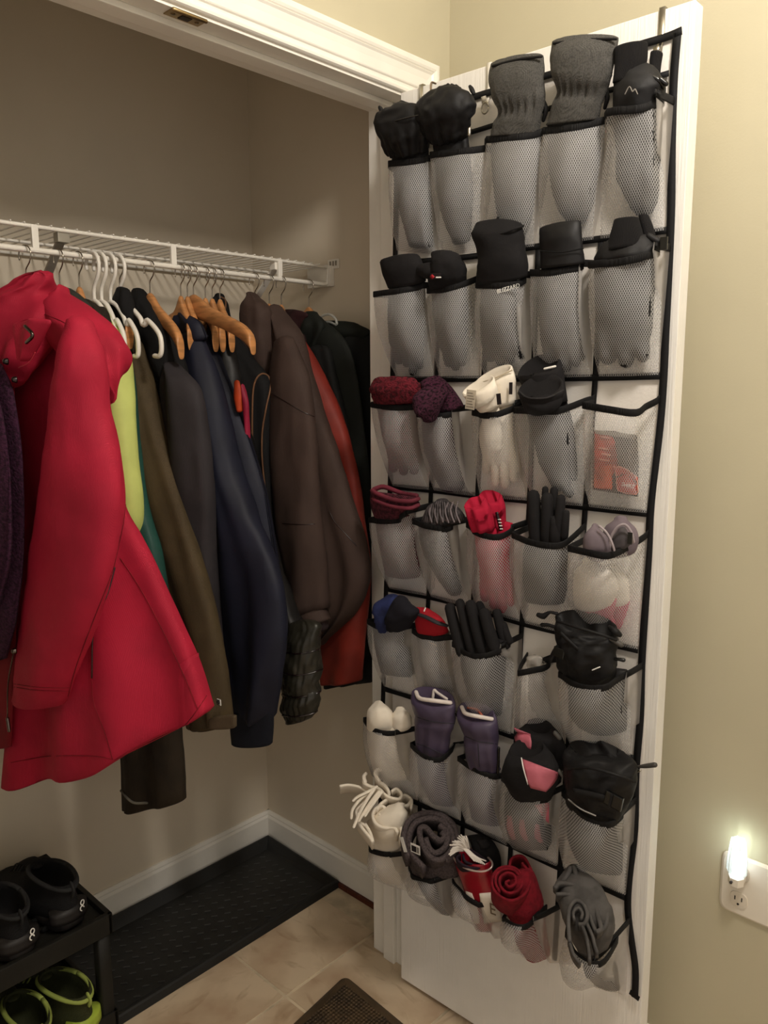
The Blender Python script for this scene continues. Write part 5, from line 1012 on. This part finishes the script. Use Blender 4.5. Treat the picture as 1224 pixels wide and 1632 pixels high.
box('buckle_bar', (-.002, -.012, 0), (.002, .012, .0045), gk, t, .001, DF(974, 1275, .140, radians(-10)))
dt([(906, 1274, .125), (925, 1289, .137), (949, 1300, .138)], 1.2, mat('grey_reflective_cord', '8d8a86', .4), 'reflective_piping', t)
dt([(902, 1226, .125), (940, 1224, .14), (985, 1236, .135), (1012, 1246, .11)], 2.6, gk, 'cuff_channel', t)

# --- bottom row: rolled scarves
def roll(name, label, cat_, px, py, w_, curves, m, th, h, down=.55, extra=None, group=None):
    """curves in the tilted plane of the roll's open end; the cloth runs on into the pocket"""
    c = at(px, py, w_); A = (ray(px, py).normalized()+V((0, 0, -down))).normalized(); t = thing(name, label, cat_, c+A*h, group or GRP.get(cat_)); out = []
    for i, cv in enumerate(curves):
        P = [hit(q[0], q[1], A, A.dot(c)+(q[2] if len(q) > 2 else 0)) for q in cv]
        out.append(strip(P, A, th*mpp(c), h, sub=5).build('roll_layer', m, t))
    return t, out, c, A
t, o = item('fleece_scarf', 'cream fleece scarf bunched up with cut fringe, spilling over the bottom left pocket', 'scarf', (620, 1400, .02), [
    ('body', cr, [(610, 1292, 648, 1282, .070, .016), (588, 1306, 650, 1298, .080, .030), (584, 1322, 645, 1320, .078, .030), (592, 1346, 640, 1346, .062, .024), (598, 1375, 640, 1380, .044, .018), (606, 1402, 642, 1408, .024, .008)], dict(wr=(.005, 24, 1, 2)))])
c = at(610, 1300, .10); A = (ray(610, 1300).normalized()+V((0, 0, -.75))).normalized()
def cs(pts, th=5.5, h=.045, nm='fold'):
    P = [hit(q[0], q[1], A, A.dot(c)+(q[2] if len(q) > 2 else 0)) for q in pts]; return strip(P, A, th*mpp(c), h, sub=6).build(nm, cr, t)
cs([(541, 1252), (556, 1250), (574, 1254), (584, 1262), (580, 1276), (568, 1290), (572, 1306), (584, 1316)], 4.5, .035)
cs([(656, 1272), (650, 1282), (638, 1284), (630, 1290), (634, 1306), (640, 1322), (638, 1334)], 5)
cs([(634, 1326), (628, 1318), (612, 1318), (599, 1311), (594, 1298), (599, 1287), (610, 1284), (616, 1292), (611, 1300), (604, 1297)], 5)
cs([(603, 1228, -.02), (599, 1236, -.02), (602, 1244, -.02), (613, 1250, -.02), (620, 1262, -.01), (617, 1272, 0), (607, 1280), (600, 1290)], 5, .04)
cs([(581, 1236, -.02), (580, 1246, -.02), (590, 1252, -.02), (604, 1256, -.015), (612, 1264, -.01)], 5.5, .03)
cs([(612, 1264, -.01), (622, 1270, -.01), (636, 1272, -.01), (640, 1264, -.01), (632, 1256, -.01), (624, 1260, -.01)], 4.5, .03)
cs([(655, 1288), (656, 1274), (646, 1266), (638, 1270), (634, 1278)], 4.5, .045)
cs([(570, 1308), (580, 1322), (590, 1334), (594, 1340), (590, 1326), (582, 1312)], 5, .04)
c2_ = c
for i, q in enumerate(([(596, 1258), (584, 1276), (572, 1298), (564, 1318)], [(604, 1262), (590, 1280), (578, 1298), (572, 1308)], [(588, 1262), (574, 1274), (562, 1290), (560, 1304)], [(600, 1254), (586, 1262), (570, 1270), (563, 1276)], [(608, 1262), (598, 1276), (588, 1290), (582, 1300)], [(582, 1246), (580, 1238), (583, 1233)], [(604, 1244), (598, 1234), (601, 1227), (607, 1227)])):
    P = [hit(x, y, A, A.dot(c)-.028+.004*(i % 3)) for x, y in q]; tube(P, [3.4*mpp(c), 3.2*mpp(c), 3*mpp(c), 2.6*mpp(c)][:len(P)], 8, flat=.6).build('fringe_strand', cr, t)
gw = mat('charcoal_wool', '4c4343', .95, 'fuzz', .6, 260, var=.18, vs_=260, bd=.004)
t, LL, c, A = roll('rolled_scarf', 'charcoal wool scarf rolled in a spiral with white tag, bottom row second pocket', 'scarf', 685, 1342, .10, [
    [(704, 1324), (709, 1331), (702, 1338), (690, 1330), (678, 1317), (669, 1320), (671, 1338), (682, 1360), (697, 1369), (712, 1362), (722, 1346), (720, 1324), (706, 1307), (684, 1302), (664, 1308), (653, 1324), (652, 1345), (662, 1366), (676, 1382)],
    [(712, 1372), (726, 1356), (730, 1336), (722, 1312), (702, 1297), (678, 1294), (656, 1302), (645, 1320), (643, 1342), (650, 1364)],
    [(678, 1334), (684, 1350), (694, 1358), (708, 1350), (714, 1336), (712, 1322), (700, 1313)]], gw, 9.5, .065, .5)
rest = dl([(652, 1378, 726, 1370, .075, .022), (662, 1400, 734, 1395, .06, .026), (680, 1430, 736, 1430, .040, .022), (700, 1452, 732, 1452, .024, .010)], n=36, wr=(.003, 30, 1, 0)).build('lower_layer', gw, t)
tg2 = hit(662, 1353, A, A.dot(c)-.012); Mt = frame(tg2, DU+V((0, 0, .05)), (0, 0, 1))
lb = box('tag', (-.0125, -.010, -.0006), (.0125, .010, .0006), whl, t, .0003, Mt); box('tag_print', (-.010, -.007, .0005), (.003, .006, .0010), mat('label_black', '1b1517', .6), lb, 0, Mt)
box('tag_print', (.004, -.007, .0005), (.0105, .006, .0010), mat('grey_print', '77726c', .6), lb, 0, Mt)
box('tag', (-.0045, -.016, -.0006), (.0045, .016, .0006), whl, t, .0003, frame(hit(643, 1346, A, A.dot(c)-.014), DU*.9+V((0, 0, .35)), (0, 0, 1)))
rc = mat('red_tin_lacquer', '8f1222', .25, None, spec=.6, var=.03); wl = mat('white_label_paper', 'd6cdbf', .6)
t, o = item('red_canister', 'red canister with pale rim and white label holding a striped scarf, bottom row third pocket', 'canister', (785, 1485, .02), [
    ('shell', rc, [(722, 1360, 784, 1376, .066, .024), (725, 1376, 787, 1392, .064, .026), (734, 1402, 793, 1410, .058, .026), (742, 1430, 800, 1432, .050, .024), (750, 1458, 805, 1456, .040, .020), (760, 1480, 806, 1476, .028, .012)], dict(caps=('hollow', 'flat'), hol=.92, depth=.03, wr=None, n=48))])
q = [(724, 1356, .07), (722, 1364, .082), (730, 1376, .093), (748, 1386, .096), (768, 1389, .09), (782, 1384, .078), (784, 1374, .066), (772, 1362, .05), (752, 1352, .044), (734, 1348, .05), (724, 1356, .07)]
dt(q, 1.7, mat('rim_metal', 'c9b6b0', .3, metal=.6), 'rim', t)
panel_on(o['shell'], [(742, 1420, 752, 1424), (748, 1450, 762, 1452), (752, 1472, 764, 1472)], wl, 'label'); panel_on(o['shell'], [(764, 1424, 786, 1422), (768, 1450, 796, 1448), (772, 1472, 800, 1468)], wl, 'label')
text('lettering', 'E', .034, DF(785, 1450, .074, radians(6)), mat('label_ink_brown', '6b5a46', .7), t)
c = at(752, 1366, .078); A = (ray(752, 1366).normalized()+V((0, 0, -.9))).normalized()
t2 = thing('striped_scarf', 'folded dark scarf with white fringe standing in the red canister', 'scarf', c+A*.03, GRP['scarf'])
for k, cv in enumerate(([(734, 1360), (728, 1366), (736, 1376), (752, 1382), (770, 1381), (776, 1373), (764, 1362), (748, 1352)], [(738, 1360), (742, 1372), (756, 1377), (768, 1376), (764, 1366), (750, 1356)])):
    strip([hit(x, y, A, A.dot(c)) for x, y in cv], A, 3.6*mpp(c), .03, sub=5).build('fold', mat('aubergine_wool', '241822', .9, 'fuzz', .5, 200), t2)
fr = mat('white_fringe_yarn', 'd8d0c6', .9)
for k in range(16):
    a = k/15; x0, y0 = 738+10*a, 1356-3*a; ang = radians(200-95*a); l = 20+6*rnd.random()
    P = [hit(x0, y0, A, A.dot(c)-.004), hit(x0+l*.5*cos(ang), y0-l*.5*sin(ang)-3, A, A.dot(c)-.016-.001*k), hit(x0+l*cos(ang), y0-l*sin(ang), A, A.dot(c)-.018-.001*k)]
    tube(P, 1.25*mpp(c), 6).build('fringe', fr, t2)
for k in range(12):
    a = k/11; x0, y0 = 738+8*a, 1352+2*a; P = [hit(x0, y0, A, A.dot(c)-.010), hit(x0+8+6*a, y0+9+3*a, A, A.dot(c)-.013), hit(x0+18+10*a, y0+20+4*a-6*(k % 2), A, A.dot(c)-.008)]
    tube(P, 1.2*mpp(c), 6).build('fringe', fr, t2)
item('rolled_scarf', 'black rolled scarf behind the red canister, bottom row', 'scarf', (785, 1400, .03), [
    ('body', mat('black_wool_scarf', '111011', .95, 'fuzz', .6, 200), [(745, 1332, 768, 1330, .034, .012), (748, 1342, 786, 1342, .038, .020), (756, 1360, 798, 1362, .038, .022), (772, 1390, 802, 1396, .034, .020), (782, 1420, 804, 1424, .028, .014)], dict(caps=('hollow', 'round'), hol=.6)),
    ('inner_roll', gf, [(760, 1338, 776, 1338, .05, .009), (764, 1350, 782, 1350, .05, .010)], dict(caps=('hollow', 'flat'), hol=.5))])
rw = mat('crimson_wool', '74101e', .95, 'fuzz', .6, 180, var=.12, vs_=100, sheen=.2)
t, LL, c, A = roll('rolled_scarf', 'crimson wool scarf rolled in a spiral, bottom row fourth pocket', 'scarf', 815, 1405, .115, [
    [(812, 1402), (806, 1406), (812, 1412), (822, 1406), (820, 1394), (808, 1390), (797, 1398), (798, 1412), (810, 1422), (826, 1418), (833, 1404), (828, 1388), (812, 1380), (794, 1384), (785, 1398), (786, 1414), (798, 1428), (816, 1434), (834, 1426), (844, 1408), (842, 1388), (832, 1374)],
    [(796, 1420), (790, 1406), (792, 1392), (804, 1384), (818, 1385), (828, 1394)],
    [(812, 1384, .01), (814, 1370, .01), (824, 1363, .01), (836, 1366, .01), (846, 1384, .01), (852, 1400, .01)]], rw, 4.4, .07, .7)
dl([(796, 1428, 852, 1392, .082, .030), (804, 1448, 862, 1418, .076, .034), (814, 1466, 868, 1442, .066, .032), (822, 1500, 872, 1478, .048, .026), (838, 1528, 878, 1520, .026, .012)], n=40, wr=(.002, 30, 1, 0)).build('outer_layer', rw, t)
gy = mat('grey_jersey', '4d4a48', .9, 'noise', .3, 140, var=.12, vs_=40, sheen=.15)
t, o = item('jersey_scarf', 'grey jersey scarf folded into loops, bottom right pocket', 'scarf', (950, 1560, .02), [
    ('body', gy, [(902, 1392, 934, 1384, .080, .014), (886, 1412, 952, 1404, .100, .028), (890, 1440, 966, 1436, .118, .036), (902, 1470, 978, 1460, .122, .040), (916, 1500, 982, 1490, .112, .040), (932, 1524, 968, 1520, .098, .030), (930, 1550, 985, 1545, .050, .020), (950, 1570, 992, 1575, .022, .008)], dict(n=52, wr=(.006, 22, .8, 4)))])
c = at(930, 1455, .158); A = (ray(930, 1455).normalized()+V((0, 0, -.55))).normalized()
for cv, th, dz in (([(884, 1414), (892, 1406), (912, 1408), (932, 1416), (946, 1432), (952, 1456), (958, 1478), (950, 1484)], 7, .0), ([(886, 1424), (904, 1424), (924, 1430), (936, 1446), (944, 1470), (950, 1484)], 6, .004), ([(908, 1500), (906, 1470), (908, 1446), (918, 1434), (930, 1440), (936, 1456), (932, 1470), (922, 1472)], 6, -.004), ([(915, 1465), (914, 1452), (922, 1446), (928, 1454), (926, 1464)], 4.5, -.006), ([(926, 1470), (934, 1490), (938, 1510), (940, 1530)], 5, -.002), ([(934, 1468), (944, 1490), (948, 1506), (952, 1518)], 5, -.001), ([(910, 1380), (904, 1394), (894, 1406)], 8, .012), ([(914, 1378), (918, 1394), (914, 1408)], 8, .010), ([(922, 1382), (938, 1396), (956, 1416), (966, 1444), (966, 1470), (958, 1482)], 7, .012), ([(908, 1500), (914, 1520), (924, 1534)], 5, .0)):
    strip([hit(x, y, A, A.dot(c)+dz) for x, y in cv], A, th*mpp(c), .03, sub=5).build('fold', gy, t)

for o in COL.objects:
    if o.type == 'MESH' and o.parent is not None and o.name.split('.')[0] in INN and o.parent.get('category') in ('glove', 'mitten', 'scarf', 'knitwear', 'headband', 'hat', 'bag', 'package', 'fleece', 'canister', 'neck gaiter', 'packet', 'ear warmer'): INSIDE.append(o)
# ================================================================== THE POCKETS, draped over what they hold
def cell_of(p):
    u, z, w_ = duz(p); r = 1 if z > 1.70 else 2 if z > 1.44 else 3 if z > 1.21 else 4 if z > .96 else 5 if z > .74 else 6 if z > .475 else 7
    return r*10+max(1, min(5, sum(u > q for q in UC[1:5])+1))
CELLS = {}
for o in INSIDE:
    cs_ = [duz(v.co) for v in o.data.vertices]; u = sum(q[0] for q in cs_)/len(cs_); z = duz(o.parent.location)[1]+.03
    if o.name.split('.')[0] in ('finger',) and max(q[1] for q in cs_) > z+.16: continue
    CELLS.setdefault(cell_of(dp(u, z, 0)), []).append(o)
def pocket(key, rim, bot, cols, belly=.012, sag=0., fold=.0025, seamz=.004):
    """rim: (px,py,w) across the mouth, bot: (px,py) along the bottom seam, cols: left and right seam u"""
    R_l = [duz(at(x, y, w_)) for x, y, w_ in rim]; B_l = [duz(at(x, y, .013)) for x, y in bot]
    def samp(pts, n):
        c = cat(pts, 12); d = [0]
        for i in range(1, len(c)): d.append(d[-1]+(V(c[i])-V(c[i-1])).length)
        o = []
        for k in range(n+1):
            s = d[-1]*k/n; i = max(j for j in range(len(d)) if d[j] <= s+1e-12); i = min(i, len(c)-2)
            f = (s-d[i])/max(1e-9, d[i+1]-d[i]); o.append(V(c[i]).lerp(V(c[i+1]), min(1, f)))
        return o
    NS, NT = 18, 16
    Rm, Bm = samp(R_l, NS), samp(B_l, NS)
    vs, uvs, mi = [], [], []
    ph = rnd.uniform(0, 6)
    grid = []
    vv, ff = [], []
    for o in CELLS.get(key, []):
        for v in o.data.vertices:
            u, z, w_ = duz(v.co); r0, r1, b0, b1 = Rm[0], Rm[-1], Bm[0], Bm[-1]
            zt_ = r0.y+(r1.y-r0.y)*min(1, max(0, (u-r0.x)/(r1.x-r0.x))); t = min(1, (zt_-z)/max(.01, zt_-b0.y))
            k_ = min(1, max(0, (zt_-z+.004)/.02))
            if k_ <= 0: continue
            lo = r0.x+(b0.x-r0.x)*max(0, t)**1.25+.005; hi = r1.x+(b1.x-r1.x)*max(0, t)**1.25-.007
            if u < lo or u > hi: u = u+(min(max(u, lo), hi)-u)*k_
            v.co = dp(u, z, max(.0125, w_))
        k = len(vv); vv += [v.co.copy() for v in o.data.vertices]; ff += [tuple(i+k for i in p.vertices) for p in o.data.polygons]
    bvh = BVHTree.FromPolygons(vv, ff) if vv else None
    for j in range(NT+1):
        t = j/NT; row = []
        for i in range(NS+1):
            s = i/NS; r, b = Rm[i], Bm[i]
            u = r.x+(b.x-r.x)*t**1.25; z = r.y+(b.y-r.y)*t
            w_ = .013+(r.z-.013)*(1-t**1.9)+belly*sin(pi*t)*(sin(pi*min(1, max(0, s)))**.5)
            w_ += fold*sin(s*9+ph+t*3)*sin(pi*t)+.002*noise.noise(V((u*30, z*22, ph)))
            row.append((u, z, w_))
        grid.append(row)
    # the cloth lies over whatever is inside
    G = [[list(q) for q in r] for r in grid]
    for j in range(NT+1):
        for i in range(0, NS+1):
            u, z, w_ = G[j][i]; z2 = z-.004 if j == 0 else z
            h = bvh.ray_cast(dp(min(max(u, Rm[0].x+.007), Rm[-1].x-.009) if i in (0, NS) else u, z2, .30), -DN, .288) if bvh else (None,)
            if h[0] is not None: G[j][i][2] = max(w_, min(.19, duz(h[0])[2]+.0045))
    need = [[q[2] for q in r] for r in G]
    for it in range(5):
        N2 = [[G[j][i][2] for i in range(NS+1)] for j in range(NT+1)]
        for j in range(NT):
            for i in range(0, NS+1):
                m_ = (N2[j][max(0, i-1)]+N2[j][min(NS, i+1)]+N2[max(0, j-1)][i]+N2[j+1][i])/4; G[j][i][2] = max(need[j][i], .5*N2[j][i]+.5*m_)
    for j in range(NT+1):
        t = j/NT; row = [tuple(q) for q in G[j]]
        sl = row[0]; sr = row[-1]
        uL = cols[0]+.006 if sl[2] > .024 else sl[0]; uR = max(cols[1]-.006, sr[0]) if sr[2] > .024 else sr[0]
        kk = 1-t
        L_ = [(uL+(sl[0]-uL)*f*0.9, sl[1]+seamz*(1-f)*kk, .010+(sl[2]-.010)*f) for f in (0, .35, .7)]
        R3 = [(uR+(sr[0]-uR)*f*0.9, sr[1]+seamz*(1-f)*kk, .010+(sr[2]-.010)*f) for f in (.7, .35, 0)]
        full = L_+row+R3
        for q in full: vs.append(dp(q[0], q[1], q[2])); uvs.append((q[0]-q[2]*.4, q[1]))
    M = NS+1+6
    fs, mi = [], []
    for j in range(NT):
        for i in range(M-1):
            fs.append((j*M+i, j*M+i+1, (j+1)*M+i+1, (j+1)*M+i)); mi.append(0 if 3 <= i < M-4 else 1)
    po = MB().add(vs, fs, uvs, mi).build('pocket', [mesh_m, side_m], org, fix=False)
    top = vs[:M]
    strip([tuple(p+V((0, 0, .001))) for p in top], (0, 0, -1), .0035, .0115, sub=1).build('binding', tape, po)
    return po
BT = [None, [(628, 400), (700, 406), (770, 402), (855, 393), (950, 382), (1064, 367)], [(628, 602), (696, 602), (768, 604), (848, 602), (948, 601), (1055, 598)], [(622, 775), (687, 782), (761, 792), (844, 799), (933, 808), (1036, 819)], [(617, 938), (683, 951), (754, 970), (832, 993), (918, 1014), (1022, 1037)],
      [(608, 1094), (668, 1112), (740, 1143), (818, 1173), (905, 1192), (1010, 1208)], [(603, 1250), (665, 1277), (738, 1311), (812, 1351), (892, 1383), (1003, 1430)], [(600, 1400), (655, 1425), (735, 1457), (806, 1492), (890, 1535), (1003, 1590)]]
W1 = [.05, .05]
RIMS = {
11: [(621, 257, .055), (655, 254, .062), (687, 249, .045)], 12: [(688, 243, .055), (730, 238, .065), (774, 232, .045)], 13: [(777, 218, .055), (825, 214, .07), (867, 207, .045)],
14: [(868, 204, .055), (912, 199, .068), (967, 186, .045)], 15: [(975, 177, .058), (1020, 172, .07), (1047, 165, .055), (1068, 156, .025)],
21: [(596, 465, .075), (640, 459, .085), (680, 451, .05)], 22: [(683, 459, .055), (715, 456, .075), (745, 446, .06), (765, 438, .02)], 23: [(760, 450, .065), (795, 451, .08), (828, 447, .065), (846, 436, .02)],
24: [(846, 430, .05), (880, 430, .068), (920, 422, .06), (937, 417, .03)], 25: [(940, 417, .06), (985, 413, .078), (1034, 405, .062), (1064, 392, .02)],
31: [(592, 641, .06), (625, 646, .08), (655, 645, .06)], 32: [(666, 656, .06), (700, 659, .08), (722, 655, .06), (743, 647, .02)], 33: [(754, 653, .06), (784, 658, .085), (820, 646, .06), (835, 638, .02)],
34: [(820, 649, .07), (856, 650, .085), (889, 650, .08), (934, 634, .03), (946, 632, .015)], 35: [(930, 641, .07), (972, 648, .085), (1013, 653, .075), (1030, 643, .035), (1049, 634, .015)],
41: [(588, 825, .07), (631, 826, .085), (660, 816, .05), (688, 804, .015)], 42: [(659, 827, .07), (690, 835, .09), (713, 839, .085), (744, 824, .018)], 43: [(745, 832, .05), (768, 848, .085), (798, 851, .085), (829, 833, .02)],
44: [(818, 848, .085), (843, 859, .10), (870, 865, .105), (898, 863, .09), (929, 838, .02)], 45: [(907, 869, .10), (938, 876, .115), (969, 881, .115), (1000, 868, .07), (1031, 849, .015)],
51: [(586, 987, .06), (604, 996, .075), (632, 998, .075), (655, 992, .045)], 52: [(655, 999, .045), (670, 1009, .065), (695, 1014, .065), (719, 1009, .04)], 53: [(723, 1022, .07), (749, 1041, .11), (785, 1038, .10), (827, 1013, .02)],
54: [(826, 1069, .10), (850, 1064, .095), (872, 1058, .07), (889, 1037, .015)], 55: [(892, 1070, .09), (922, 1089, .12), (962, 1092, .12), (985, 1078, .08), (1016, 1060, .018)],
61: [(581, 1143, .07), (590, 1155, .09), (612, 1165, .10), (640, 1161, .06), (660, 1149, .018)], 62: [(656, 1183, .075), (672, 1200, .105), (702, 1207, .10), (733, 1178, .018)], 63: [(731, 1205, .055), (762, 1226, .08), (790, 1234, .07), (800, 1224, .025)],
64: [(801, 1236, .075), (826, 1260, .10), (850, 1268, .105), (872, 1270, .095), (894, 1243, .02)], 65: [(898, 1259, .075), (931, 1299, .12), (968, 1311, .118), (990, 1298, .08), (1009, 1276, .018)],
71: [(588, 1338, .05), (600, 1349, .075), (620, 1353, .07), (640, 1347, .045)], 72: [(652, 1380, .06), (668, 1396, .085), (696, 1398, .085), (722, 1378, .03)], 73: [(717, 1389, .035), (731, 1411, .065), (758, 1426, .065), (780, 1424, .04)],
74: [(803, 1460, .10), (818, 1471, .125), (835, 1474, .125), (855, 1460, .08), (884, 1428, .018)], 75: [(904, 1483, .11), (918, 1516, .15), (944, 1532, .155), (967, 1524, .13), (999, 1467, .018)]}
for k, r in RIMS.items():
    row, c = k//10, k % 10
    b = BT[row]; p, q = b[c-1], b[c]
    sh = .06
    p2 = (p[0]+(q[0]-p[0])*sh, p[1]+(q[1]-p[1])*sh-1); q2 = (q[0]+(p[0]-q[0])*sh, q[1]+(p[1]-q[1])*sh-1)
    bl = {7: .03, 6: .022, 5: .018}.get(row, .014)
    if k in (54, 34, 35): bl = .004
    pocket(k, r, [p2, ((p2[0]+q2[0])/2, (p2[1]+q2[1])/2+1), q2], (UC[c-1], UC[c]), bl)
